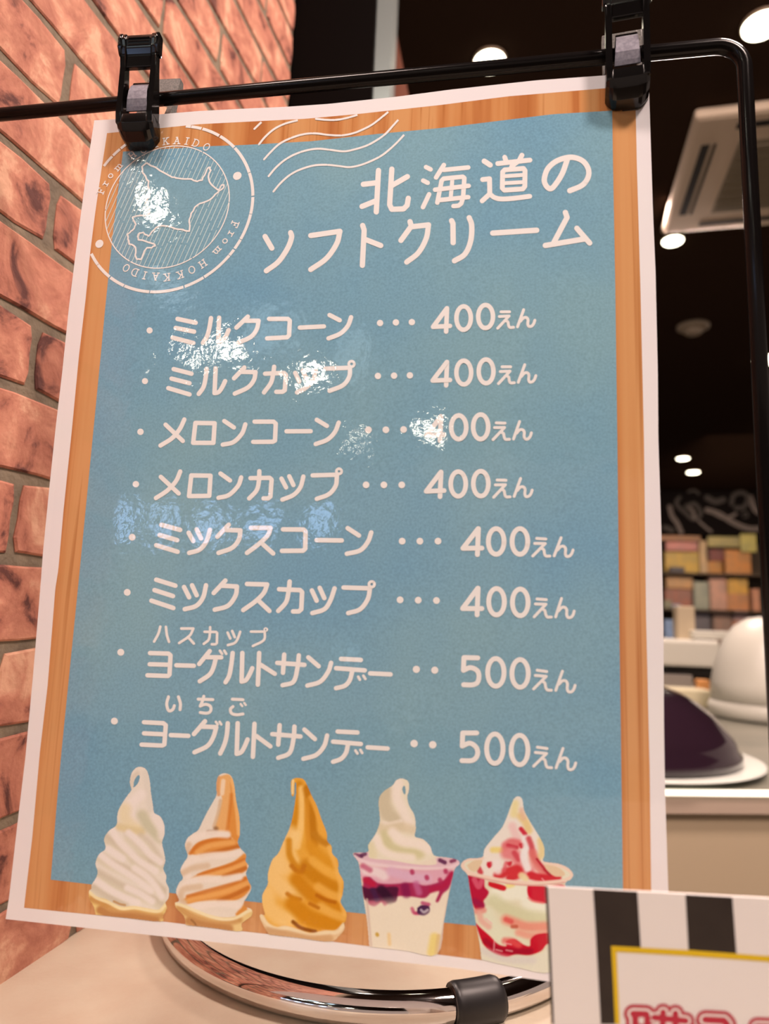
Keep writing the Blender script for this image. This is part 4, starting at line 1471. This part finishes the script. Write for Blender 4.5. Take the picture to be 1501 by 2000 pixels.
p.line([(860, 1120), (900, 1150), (1000, 1168)], 5, 12, (228, 130, 120), .7)
p.line([(640, 1330), (720, 1360), (840, 1400), (1040, 1400)], 20, 44, (230, 140, 120), .95)
p.line([(640, 1330), (690, 1350)], 12, 20, (220, 80, 76), .8)
p.line([(700, 1400), (740, 1400)], 8, 16, (190, 80, 60), .8)
p.line([(760, 1460), (880, 1490), (1040, 1470)], 10, 36, (232, 150, 130), .9)
p.line([(380, 1270), (400, 1340), (470, 1400)], 10, 30, (230, 160, 146), .8)
p.poly([(340, 1360), (400, 1420), (480, 1490), (560, 1570), (640, 1590), (640, 1540), (720, 1520), (800, 1570), (870, 1590), (880, 1520), (960, 1470), (1160, 1470), (1130, 1560), (1040, 1570), (980, 1640), (860, 1680), (740, 1670), (640, 1695), (520, 1660), (430, 1590), (385, 1500)], 10, (198, 20, 40))
p.line([(630, 1540), (700, 1545), (760, 1580)], 16, 30, (228, 90, 84), .7)
p.line([(440, 1540), (560, 1620), (700, 1640), (880, 1640)], 10, 30, (150, 12, 36), .7)
for g in ([(525, 1540), (520, 1630)], [(540, 1625), (600, 1640)], [(620, 1560), (690, 1575)], [(640, 1630), (700, 1640)], [(990, 930), (1010, 950)], [(440, 1320), (500, 1370)]):
    p.line(g, 2, 6, (240, 170, 170), .8)
p.poly([(385, 1560), (430, 1610), (520, 1670), (640, 1700), (740, 1680), (880, 1690), (1000, 1650), (1060, 1580), (1130, 1570), (1110, 1860), (390, 1740)], 8, (226, 208, 188))
p.line([(430, 1640), (640, 1720), (900, 1730)], 10, 40, (216, 196, 190), .7)
# rim
p.line([(205, 800), (250, 860), (360, 900), (520, 935), (700, 965), (900, 978), (1100, 965), (1230, 945), (1285, 900), (1260, 850), (1160, 800), (1020, 770)], 14, 12, (240, 200, 182), 1)
p.line([(205, 800), (240, 755), (310, 735), (405, 730)], 12, 12, (238, 198, 180), 1)
p.line([(300, 905), (520, 952), (700, 984), (900, 996), (1100, 984), (1210, 968)], 3, 8, (214, 140, 130), .6)
p.build('picture of a wide cup with red strawberry sauce and a white swirl')


# ------------------------------------------------------------------ striped card in front
YC = -0.060


def card(P, off=0.0):
    d = rays(P)
    t = (YC - off - CAM[1]) / d[:, 1]
    return CAM + d * t[:, None]


co = card([(1250, 1950)])[0]
co = np.array([co[0], YC, CT])
notice = empty('notice_card', co, 'black and white striped notice card with yellow line and red lettering, standing in front', 'sign')
M['card_white'] = pr('card_white', alb((234, 199, 186)), 0.6, coat=0.25, coat_rough=0.15)
M['card_black'] = pr('card_black', (0.016, 0.009, 0.006), 0.6, coat=0.1, coat_rough=0.25, noise=(50, (0.026, 0.017, 0.012), 4))
M['card_yellow'] = pr('card_yellow', alb((222, 162, 8)), 0.6, coat=0.25, coat_rough=0.15)
M['card_red'] = pr('card_red', alb((184, 34, 50)), 0.6, coat=0.25, coat_rough=0.15)


def ext(p, q, y):
    """pixel on the line p-q at height y"""
    t = (y-p[1])/(q[1]-p[1])
    return (p[0]+(q[0]-p[0])*t, y)


# bottom of the card where it meets the counter
TLc, TRc = (1064, 1732), (1900, 1776)
yb_px = 2460
quad = [TLc, TRc, (2010, yb_px), ext((1064, 1732), (1083, 2000), yb_px)]
P4 = card(quad)
for i in (2, 3):
    P4[i][2] = CT
P4 -= co
th = 0.0012
V = [tuple(p) for p in P4] + [(p[0], p[1]+th, p[2]) for p in P4]
mesh('card', V, [(0, 3, 2, 1), (4, 5, 6, 7), (0, 1, 5, 4), (1, 2, 6, 5), (2, 3, 7, 6), (3, 0, 4, 7)], M['card_white'], notice)
# triangular easel foot behind
bm = bmesh.new()
zt = float(P4[0][2])
poly = [(th+0.0002, 0.0), (0.05, 0.0), (th+0.0002, zt*0.7)]
add_prism(bm, poly, 0.03, 0.0315)
bm_obj('easel_foot', bm, M['card_white'], notice)


def place_card(off):
    return lambda P: card(P, off) - co


def zc_(P):
    return [(1040+x/3.256, 1700+y/3.256) for x, y in P]


k = Ink()
k.poly(zc_([(78, 100), (94, 101), (110, 400), (135, 977), (118, 977), (95, 400)]))
k.poly(zc_([(383, 120), (664, 135), (687, 500), (500, 490), (528, 977), (432, 977), (412, 600), (398, 350)]))
k.poly(zc_([(970, 155), (1268, 172), (1295, 533), (990, 515)]))
k.poly([(1513, 1757.5), (1605, 1763), (1612, 1872), (1520, 1866)])
k.build('printed_stripes', M['card_black'], place=place_card(0.0001), parent=notice, label='broad black printed stripes')
k = Ink()
k.poly(zc_([(497, 480), (1000, 507), (1501, 545), (1501, 582), (1000, 545), (532, 518)]))
k.poly([(1501, 1700+545/3.256), (1700, 1880), (1700, 1891), (1501, 1700+582/3.256)])
k.poly(zc_([(497, 480), (532, 518), (540, 700), (553, 977), (523, 977), (510, 700)]))
k.build('printed_yellow_line', M['card_yellow'], place=place_card(0.00013), parent=notice, label='yellow printed frame line')
# outlined lettering; only its upper part shows in the photograph
GB = ['180,250 305,255 318,290 318,520;200,250 205,520;200,380 310,385;200,450 310,455',
      '385,285 690,318;470,235 465,390;590,245 590,390;380,400 720,420;410,470 700,490 700,600;420,470 420,600',
      '880,305 1060,315 1090,350 1110,480 1200,600;1000,420 930,560 860,620',
      '1385,375 1640,385 1650,600;1390,380 1390,600;1390,480 1640,490']
for hw, mat, off, nm in ((100/5, 'card_red', 0.00016, 'printed_letter_outline'), (62/5, 'card_white', 0.00019, 'printed_letter_gap'), (42/5/1.15, 'card_red', 0.00022, 'printed_letter_face')):
    k = Ink()
    for i, g in enumerate(GB):
        sub = 0.0 if nm != 'printed_letter_face' else 0
        k.strokes(1200, 1930, 5*0.997, (hw*(0.93 if i != 1 else 0.86))*5, g)
    # keep only what lies above the frame's lower edge plus the hidden lower part of the words
    k.build(nm, M[mat], place=place_card(off), parent=notice)
k = Ink()
k.poly([(1200+q[0]/5, 1930+q[1]/5) for q in ((232, 285), (285, 285), (285, 335), (232, 332))])
k.build('printed_letter_hole', M['card_white'], place=place_card(0.00025), parent=notice)


# ------------------------------------------------------------------ ceiling fittings
def ceil_px(p):
    return on_z([p], CEIL)[0]


def downlight(px, r, label, on=True, mat='lamp'):
    q = px if len(px) == 3 else ceil_px(px)
    e = empty('downlight', (q[0], q[1], CEIL), label, 'ceiling light', 'round downlights in the dark ceiling')
    lathe('trim_ring', [(r*1.1, 0.0), (r*1.1, -0.006), (r*1.02, -0.008), (r*1.02, -0.001), (r*0.2, -0.0005)], M['lamp_trim'], e, n=32)
    lathe('lens', [(r, -0.0035), (r, -0.010), (r*0.9, -0.013), (r*0.4, -0.0145)], M[mat] if on else M['lamp_trim'], e, n=32)
    return e


downlight((956, 116), 0.040, 'large round lit downlight just above the black rod')
downlight((1487, 45), 0.044, 'lit downlight at the upper right corner of the ceiling')
downlight((1313, 467), 0.037, 'lit downlight just below the air conditioner')
downlight((1333, 894), 0.050, 'farther pair of small lit downlights, left one')
downlight((1353, 921), 0.055, 'farther pair of small lit downlights, right one')
downlight((1499, 700), 0.07, 'small lit downlight beside the rod, upper one')
downlight((1500, 832), 0.07, 'small lit downlight beside the rod, lower one')
q = ceil_px((1353, 636))
sd = empty('smoke_detector', (q[0], q[1], CEIL), 'pale round smoke detector on the dark ceiling', 'smoke detector')
M['detector'] = pr('detector_plastic', alb((165, 130, 108)), 0.5)
lathe('detector_base', [(0.075, 0), (0.075, -0.012), (0.06, -0.02)], M['detector'], sd, n=32)
lathe('detector_head', [(0.045, -0.0195), (0.043, -0.035), (0.03, -0.045)], M['detector'], sd, n=32)

# air conditioner cassette
A0, A1 = ceil_px((1288, 443)), ceil_px((1371, 207))
A2 = ceil_px((1501, 424))
ex = A2 - A0
ex /= np.linalg.norm(ex)
ey = A1 - A0
L_ac = float(np.linalg.norm(ey))
ey = ey/L_ac
ey = ey - ex*(ey@ex)
ey /= np.linalg.norm(ey)
L_ac = 0.97
if (A1-A0)@ey < 0:
    ey = -ey
ac = empty('air_conditioner', (A0[0], A0[1], CEIL), 'square beige ceiling cassette air conditioner', 'air conditioner')
Lx = float((A1-A0)@ey)


def ac_box(name, u0, u1, v0, v1, z0, z1, mat, bevel=0.0):
    bm = bmesh.new()
    c = [(u0, v0), (u1, v0), (u1, v1), (u0, v1)]
    lo_ = [bm.verts.new((ex[0]*u+ey[0]*v, ex[1]*u+ey[1]*v, z0)) for u, v in c]
    hi_ = [bm.verts.new((ex[0]*u+ey[0]*v, ex[1]*u+ey[1]*v, z1)) for u, v in c]
    bm.faces.new(lo_)
    bm.faces.new(hi_[::-1])
    for i in range(4):
        bm.faces.new((lo_[i], lo_[(i+1) % 4], hi_[(i+1) % 4], hi_[i]))
    return bm_obj(name, bm, mat, ac, bevel=bevel)


s_ = Lx
ac_box('panel', 0, s_, 0, s_, -0.035, -0.001, M['ac_white'], bevel=0.02)
ac_box('grille', .24*s_, .76*s_, .2*s_, .8*s_, -0.039, -0.036, M['ac_grille'])
for i in range(9):
    v = (.24 + i*.065)*s_
    ac_box('slat', .25*s_, .75*s_, v-.004, v+.004, -0.042, -0.0395, M['ac_grille'])
for (u0, u1, v0, v1) in ((.07, .11, .2, .8), (.125, .14, .2, .8), (.89, .93, .2, .8), (.2, .8, .07, .11), (.2, .8, .89, .93)):
    ac_box('air_slot', u0*s_, u1*s_, v0*s_, v1*s_, -0.0365, -0.0352, M['ac_dark'])

# ------------------------------------------------------------------ downlights and added bluish panels behind the photographer (seen only as reflections)
def mirror_pt(px, dist=None, z=None):
    """where the sight line goes after reflecting in the sheet"""
    p = on_sheet([px])[0]
    d = rays([px])[0].copy()
    d[1] = -d[1]
    t = (z-p[2])/d[2] if z is not None else dist/abs(d[1])
    return p + d*t


for px, r, wh in (((246, 385), 0.065, 'inside the postmark'), ((375, 645), 0.085, 'at the first line of text'), ((565, 700), 0.11, 'between the first two lines'), ((875, 850), 0.12, 'over the third price'), ((145, 640), 0.05, 'at its left white margin'), ((184, 400), 0.05, 'at the left end of the postmark'), ((690, 868), 0.05, 'beside the dots of the third line'), ((298, 660), 0.05, 'at the first bullet')):
    q = mirror_pt(px, z=CEIL)
    if q[1] > -0.6 or q[1] < -9:
        print('light out', px, q)
    downlight(tuple(q), r, 'lit downlight behind the photographer, mirrored in the menu %s' % wh, mat='lamp_back')
M['reflect_blue'] = pr('added_blue_glow', (.3, .4, .6), 0.5, emit=(0.40, 0.60, 1.0), estr=9.0)  # unseen glowing panels, added to put bluish reflections on the laminated sheet
M['reflect_soft'] = pr('added_soft_glow', (.3, .4, .6), 0.5, emit=(0.50, 0.72, 0.85), estr=2.2)
for ip, (x0, y0, x1, y1, mt) in enumerate(((110, 950, 160, 1020, 'reflect_blue'), (316, 985, 372, 1045, 'reflect_blue'), (430, 1005, 505, 1040, 'reflect_blue'), (592, 1008, 640, 1075, 'reflect_blue'), (213, 965, 245, 1018, 'reflect_blue'),
                             (420, 565, 522, 640, 'reflect_soft'), (640, 610, 692, 720, 'reflect_soft'), (228, 525, 300, 560, 'reflect_soft'), (690, 1305, 716, 1345, 'reflect_soft'))):
    q = [mirror_pt(p, dist=5.0 if mt == 'reflect_blue' else (2.0 if y0 < 1000 else 1.2)) for p in ((x0, y0), (x1, y0), (x1, y1), (x0, y1))]
    c = np.mean(q, 0)
    wd_, hh_ = abs(q[1][0]-q[0][0]), abs(q[0][2]-q[3][2])
    e = empty('reflection_panel', c, 'added bluish glowing panel behind the photographer, mirrored %s' % ('left of the fourth line', 'above the fifth line, left', 'above the fifth line, middle', 'above the fifth line, right', 'left of the fourth bullet', 'above the first line of text', 'right of the first line', 'at the lower left of the postmark', 'under the seventh line')[ip], 'light panel', 'added bluish glowing panels behind the photographer')
    bx = box('panel_face', (0, -0.01, 0), (wd_, 0.02, hh_), M[mt], e)
    box('panel_back', (0, -0.045, 0), (wd_+.04, 0.05, hh_+.04), M['lamp_trim'], e, bevel=0.005)

# ------------------------------------------------------------------ display counter behind
e0, e1 = on_z([(1298, 1541)], CT)[0], on_z([(1492, 1543)], CT)[0]
dd = (e1-e0)/np.linalg.norm(e1-e0)
nn = np.array([-dd[1], dd[0], 0])
aa = math.atan2(dd[1], dd[0])
far = on_z([(1400, 1352)], CT)[0]
depth = 1.95
M['case_top'] = pr('taupe_worktop', alb((140, 118, 100)), 0.3, noise=(8, alb((122, 104, 88)), 3))
M['case_front'] = pr('beige_case_front', alb((196, 154, 122)), 0.55)
M['case_lip'] = pr('beige_case_band', alb((190, 148, 126)), 0.5)
M['emissive_edge'] = pr('emissive_edge_strip', (1, .95, .85), 0.4, emit=(1.0, 0.90, 0.72), estr=1.6)  # emission stands in for light falling on the white edge
dc = empty('display_counter', (e0[0], e0[1], 0), 'beige-fronted display counter with a white edge brightened by emission, behind the menu', 'counter')
dc.rotation_euler = (0, 0, aa)
span0, span1 = -0.9, float((e1-e0)@dd)+1.9
cx_, wx_ = (span0+span1)/2, span1-span0
box('case_body', (cx_, depth/2-0.002, (CT-0.031)/2), (wx_, depth-0.02, CT-0.031), M['case_front'], dc)
box('case_worktop', (cx_, depth/2+0.008, CT-0.0150), (wx_, depth, 0.0296), M['case_top'], dc)
box('emissive_edge', (cx_, -0.0045, CT-0.0038), (wx_, 0.006, 0.0075), M['emissive_edge'], dc)['label'] = 'white edge strip, its lit look put in as emission'
box('front_band', (cx_, -0.0008, CT-0.0205), (wx_, 0.006, 0.0255), M['case_lip'], dc)


def on_case(px):
    return on_z([px], CT)[0]


# plum dome cover on a white plate
M['plum'] = pr('plum_lacquer', (0.022, 0.010, 0.018), 0.14, coat=0.5)
M['china'] = pr('white_china', alb((232, 205, 188)), 0.2)
pn = on_z([(1240, 1529)], CT+0.010)[0]
lo_, hi_ = 0.02, 0.6
for _ in range(30):                                # radius whose right edge meets the photograph's
    R_pl = (lo_+hi_)/2
    q_ = (np.array([pn[0]+R_pl*.97, pn[1]+R_pl*.9, CT+.018]) - CAM) @ RM
    if 750.5+FOC*q_[0]/q_[1] < 1482:
        lo_ = R_pl
    else:
        hi_ = R_pl
pc = np.array([pn[0], pn[1]+R_pl, CT])
pl = empty('serving_plate', (pc[0], pc[1], CT), 'white round plate under the plum-brown dome cover', 'plate')
lathe('plate', [(R_pl*.55, 0.0005), (R_pl*.62, 0.004), (R_pl*.98, 0.009), (R_pl, 0.011), (R_pl*.985, 0.0125), (R_pl*.8, 0.009), (R_pl*.3, 0.008), (0.01, 0.008)], M['china'], pl, n=72)
Rd_ = R_pl*0.86
dm = empty('dome_cover', (pc[0], pc[1], CT+0.0115), 'glossy plum-brown dome cover on the white plate', 'dome cover')
H = Rd_*0.62
lathe('dome', [(Rd_*1.0, 0.001), (Rd_*1.0, .10*H), (Rd_*.97, .15*H), (Rd_*.96, .24*H), (Rd_*.93, .32*H), (Rd_*.86, .44*H), (Rd_*.80, .55*H), (Rd_*.70, .68*H), (Rd_*.58, .79*H), (Rd_*.45, .86*H), (Rd_*.38, .92*H), (Rd_*.3, 1.02*H), (Rd_*.2, 1.1*H), (Rd_*.02, 1.13*H)], M['plum'], dm, n=72)
lathe('knob', [(Rd_*.08, 1.125*H), (Rd_*.07, 1.2*H), (Rd_*.14, 1.28*H), (Rd_*.12, 1.38*H), (Rd_*.02, 1.42*H)], M['plum'], dm, n=32)

# white dome machine and trays, farther back
M['white_plastic'] = pr('white_plastic', alb((222, 190, 170)), 0.35)
M['grey_plastic'] = pr('grey_plastic', alb((160, 130, 115)), 0.4)
M['dark_gap'] = pr('dark_plastic', (0.012, 0.009, 0.008), 0.6)


def plane_pt(px, y):
    return on_y([px], y)[0]


yd = 1.75
c0, c1, ct_ = plane_pt((1490, 1350), yd), plane_pt((1388, 1345), yd), plane_pt((1490, 1205), yd)
Rw = float(c0[0]-c1[0])
Hw = float(ct_[2]-c0[2])
zb_ = CT+0.0008
wdm = empty('food_warmer', (c0[0], yd, zb_), 'white domed food warmer at the right behind the rod', 'food warmer')
k_ = float(ct_[2]-zb_)
lathe('warmer_base', [(Rw*.9, 0), (Rw*1.02, 0.004), (Rw*1.05, k_*.10), (Rw*1.0, k_*.16)], M['white_plastic'], wdm, n=48)
lathe('warmer_lid', [(Rw*.99, k_*.165), (Rw*.97, k_*.34), (Rw*.88, k_*.55), (Rw*.72, k_*.75), (Rw*.5, k_*.9), (Rw*.25, k_*.98), (Rw*.02, k_)], M['white_plastic'], wdm, n=48)


def px_box(name, x0, y0, x1, y1, y, dep, mat, label=None, cat=None, group=None, zbase=None, bevel=0.004, parent=None, ref=None):
    a = plane_pt((x0, (y0+y1)/2), y)
    b = plane_pt((x1, (y0+y1)/2), y)
    t = plane_pt(((x0+x1)/2, y0), y)
    bt = plane_pt(((x0+x1)/2, y1), y)
    z0_ = bt[2] if zbase is None else zbase
    o = box(name, (0, 0, 0), (b[0]-a[0], dep, t[2]-z0_), mat, parent, bevel=bevel)
    loc = np.array([(a[0]+b[0])/2, y+dep/2, (t[2]+z0_)/2])
    o.location = loc - (ref if ref is not None else 0)
    if label:
        tag(o, label, cat, group)
    return o


rt = plane_pt((1345, 1300), 2.3)
rt[2] = CT+.001
wm = empty('kitchen_machine', rt, 'white boxy kitchen machine with an upright post, left of the domed warmer', 'kitchen machine')
px_box('tray_top', 1352, 1232, 1424, 1248, 2.30, 0.16, M['white_plastic'], parent=wm, ref=rt)
px_box('machine_body', 1270, 1249, 1406, 1302, 2.28, 0.22, M['white_plastic'], parent=wm, ref=rt, bevel=0.012)
px_box('upright_post', 1322, 1184, 1357, 1250, 2.34, 0.06, M['case_front'], parent=wm, ref=rt)
px_box('machine_foot', 1270, 1303, 1392, 1316, 2.33, 0.15, M['dark_gap'], parent=wm, ref=rt)
px_box('machine_base', 1270, 1317, 1352, 1334, 2.29, 0.2, M['grey_plastic'], parent=wm, ref=rt, zbase=CT+.001)
M['orange_pack'] = pr('orange_pack', alb((216, 130, 70)), 0.5)
px_box('snack_pack', 1362, 1328, 1386, 1352, 2.05, 0.04, M['orange_pack'], 'small orange packet lying by the white machine', 'packet', zbase=CT+.0005)
M['cream_tray'] = pr('cream_tray', alb((222, 184, 146)), 0.4)
px_box('cutting_board', 1270, 1347, 1392, 1362, 1.95, 0.12, M['cream_tray'], 'flat cream board on the display counter behind the dome cover', 'board', zbase=CT+.0005)

# ------------------------------------------------------------------ far wall, chalk frieze, packages
YF = 7.2
fz0 = plane_pt((1400, 1046), YF)[2]
struct(box('wall_back', (1.8, YF+0.85, CEIL/2), (7.0, 0.1, CEIL), M['black_wall']))
M['chalkboard'] = pr('chalkboard', (0.006, 0.005, 0.005), 0.9, spec=0.0)
fx0, fx1 = plane_pt((1150, 1000), YF)[0], plane_pt((1620, 1000), YF)[0]
fz = empty('chalk_frieze', ((fx0+fx1)/2, YF, fz0), 'black chalkboard frieze with grey chalk swirls above the far shelves', 'frieze')
ftop = CEIL-0.02
box('board', (0, 0.03, (ftop-fz0)/2), (fx1-fx0, 0.04, ftop-fz0), M['chalkboard'], fz)
M['chalk'] = pr('grey_chalk', alb((92, 72, 66)), 0.9)
M['chalk_dim'] = pr('dim_chalk', alb((52, 40, 36)), 0.9)
ref = np.array([(fx0+fx1)/2, YF, fz0])


def zb4(P):
    return [(1260+x/5, 860+y/5) for x, y in P]


for nm, mt, lst in (('chalk_swirl', 'chalk', [([(235, 650), (260, 740), (310, 810), (350, 900)], 7), ([(600, 680), (720, 720), (850, 800), (1000, 860), (1150, 860)], 8), ([(680, 720), (780, 760), (880, 720)], 5), ([(400, 640), (460, 690), (480, 760)], 5), ([(1020, 560), (1060, 660), (1100, 700)], 9), ([(520, 790), (600, 860), (640, 890)], 4)]),
                    ('chalk_swirl', 'chalk_dim', [([(330, 560), (300, 620), (380, 700), (470, 770), (540, 720), (480, 620), (400, 650)], 6), ([(840, 620), (860, 540), (940, 510), (1000, 560), (960, 650), (880, 660)], 7), ([(600, 560), (680, 600), (760, 580)], 9), ([(420, 500), (480, 490), (520, 520)], 4), ([(190, 850), (260, 880)], 8), ([(940, 720), (980, 700), (1000, 740), (960, 750)], 3)])):
    for P, hw in lst:
        k = Ink()
        k.line(zb4(catmull(P)), hw*.62)
        k.build(nm, M[mt], place=lambda P: on_y(P, YF+0.0085) - ref, parent=fz)

sh_x0, sh_x1 = plane_pt((1180, 1100), YF)[0], plane_pt((1600, 1100), YF)[0]
M['shelf_wood'] = pr('dark_shelf', alb((70, 48, 34)), 0.7)
sref = np.array([(sh_x0+sh_x1)/2, YF+0.3, 0])
su = empty('shelf_unit', sref, 'dark shelving full of coloured packages at the far end of the shop', 'shelf')
box('back_board', (0, 0.35, fz0/2), (sh_x1-sh_x0, 0.03, fz0-.01), M['shelf_wood'], su)
for y in (1120, 1191, 1262):
    z = plane_pt((1380, y), YF)[2]
    box('shelf_board', (0, -0.02, z-0.010), (sh_x1-sh_x0, 0.76, 0.016), M['shelf_wood'], su)
zS = {y: float(plane_pt((1380, y), YF)[2]) for y in (1120, 1191, 1262)}
PK = [('price_banner', 1285, 1046, 1368, 1056, (156, 96, 44), 'brown strip sign along the top of the far shelves, left'),
      ('sale_sign', 1300, 1058, 1362, 1076, (196, 112, 100), 'pink striped sign on the far shelf'),
      ('snack_box', 1298, 1077, 1364, 1102, (196, 156, 42), 'large yellow box on the upper far shelf'),
      ('snack_box', 1366, 1056, 1380, 1116, (196, 160, 110), 'tall pale tan box beside the large yellow box'),
      ('price_banner', 1382, 1048, 1444, 1068, (168, 152, 86), 'olive green banner along the top of the far shelves'),
      ('sale_sign', 1446, 1043, 1477, 1078, (196, 182, 92), 'yellow-green square sign at the top right of the far shelves'),
      ('snack_box', 1385, 1073, 1413, 1095, (112, 36, 30), 'dark red box on the upper far shelf'),
      ('snack_bag', 1381, 1096, 1410, 1112, (184, 122, 44), 'low orange-brown bag under the dark red box'),
      ('snack_box', 1416, 1074, 1466, 1120, (204, 134, 62), 'big orange box on the upper far shelf'),
      ('snack_box', 1308, 1107, 1337, 1119, (26, 22, 42), 'flat navy box on the upper far shelf'),
      ('snack_box', 1301, 1124, 1352, 1150, (196, 146, 88), 'tan box on the middle far shelf'),
      ('snack_box', 1298, 1151, 1350, 1162, (160, 96, 76), 'flat reddish box under the tan box'),
      ('snack_bag', 1354, 1136, 1384, 1172, (158, 160, 138), 'pale grey-green bag on the middle far shelf'),
      ('snack_bag', 1386, 1124, 1419, 1189, (206, 154, 128), 'tall salmon-pink bag on the middle far shelf'),
      ('snack_box', 1421, 1129, 1460, 1158, (216, 164, 66), 'yellow box beside the salmon-pink bag'),
      ('snack_box', 1420, 1159, 1462, 1187, (206, 138, 84), 'orange-pink box under the yellow box'),
      ('snack_bag', 1469, 1150, 1484, 1172, (216, 150, 112), 'pale orange bag at the right end of the middle far shelf'),
      ('jar', 1296, 1172, 1311, 1189, (152, 146, 110), 'olive lidded jar at the left of the far shelves'),
      ('snack_bag', 1312, 1180, 1330, 1194, (168, 180, 206), 'pale blue bag on the lower far shelf'),
      ('snack_box', 1297, 1210, 1320, 1224, (156, 186, 230), 'light blue box on the lower far shelf'),
      ('snack_bag', 1352, 1194, 1387, 1228, (112, 104, 108), 'grey bag on the lower far shelf'),
      ('snack_box', 1392, 1193, 1428, 1240, (168, 132, 112), 'brown carton on the lower far shelf'),
      ('snack_bag', 1432, 1190, 1462, 1212, (196, 158, 150), 'small pink bag on the lower far shelf'),
      ('snack_box', 1430, 1213, 1452, 1255, (188, 122, 86), 'reddish tan box on the lower far shelf'),
      ('snack_bag', 1470, 1205, 1486, 1224, (216, 150, 116), 'peach bag at the right end of the lower far shelf')]
ROW = {}
for i, (nm, x0, y0, x1, y1, c, lb) in enumerate(PK):
    c = (c[0], c[1]*0.88, c[2]*0.88)
    cat = {'price_banner': 'banner', 'sale_sign': 'sign', 'snack_box': 'box', 'snack_bag': 'bag', 'jar': 'jar'}[nm]
    mt = pr('package_print', alb(c)*0.75, 0.5, noise=(9+i % 5, alb(np.clip(np.array(c)*0.72+20, 0, 255))*0.8, 2))
    sign = nm in ('price_banner', 'sale_sign')
    below = [q for q in PK if q[0] not in ('price_banner', 'sale_sign') and abs(q[2]-y1) <= 3 and q[1] < x1 and q[3] > x0]
    if sign:
        yy, dep, zb2 = YF-0.03, 0.02, None
    else:
        yy, dep = YF+0.02, 0.18
        if (x0, y0) in ((1308, 1107), (1296, 1172), (1312, 1180)):
            yy, dep = YF-0.075, 0.07
        zb2 = None
        if below:
            zb2 = float(plane_pt((1380, below[0][2]), YF+0.02)[2]) + 0.001
        else:
            for ys_ in (1120, 1191, 1262):
                if y1 <= ys_+4:
                    zb2 = zS[ys_] + 0.0005
                    break
    px_box(nm, x0, y0, x1, y1, yy, dep, mt, lb, cat, None, bevel=0.012 if nm == 'snack_bag' else 0.005, zbase=zb2)
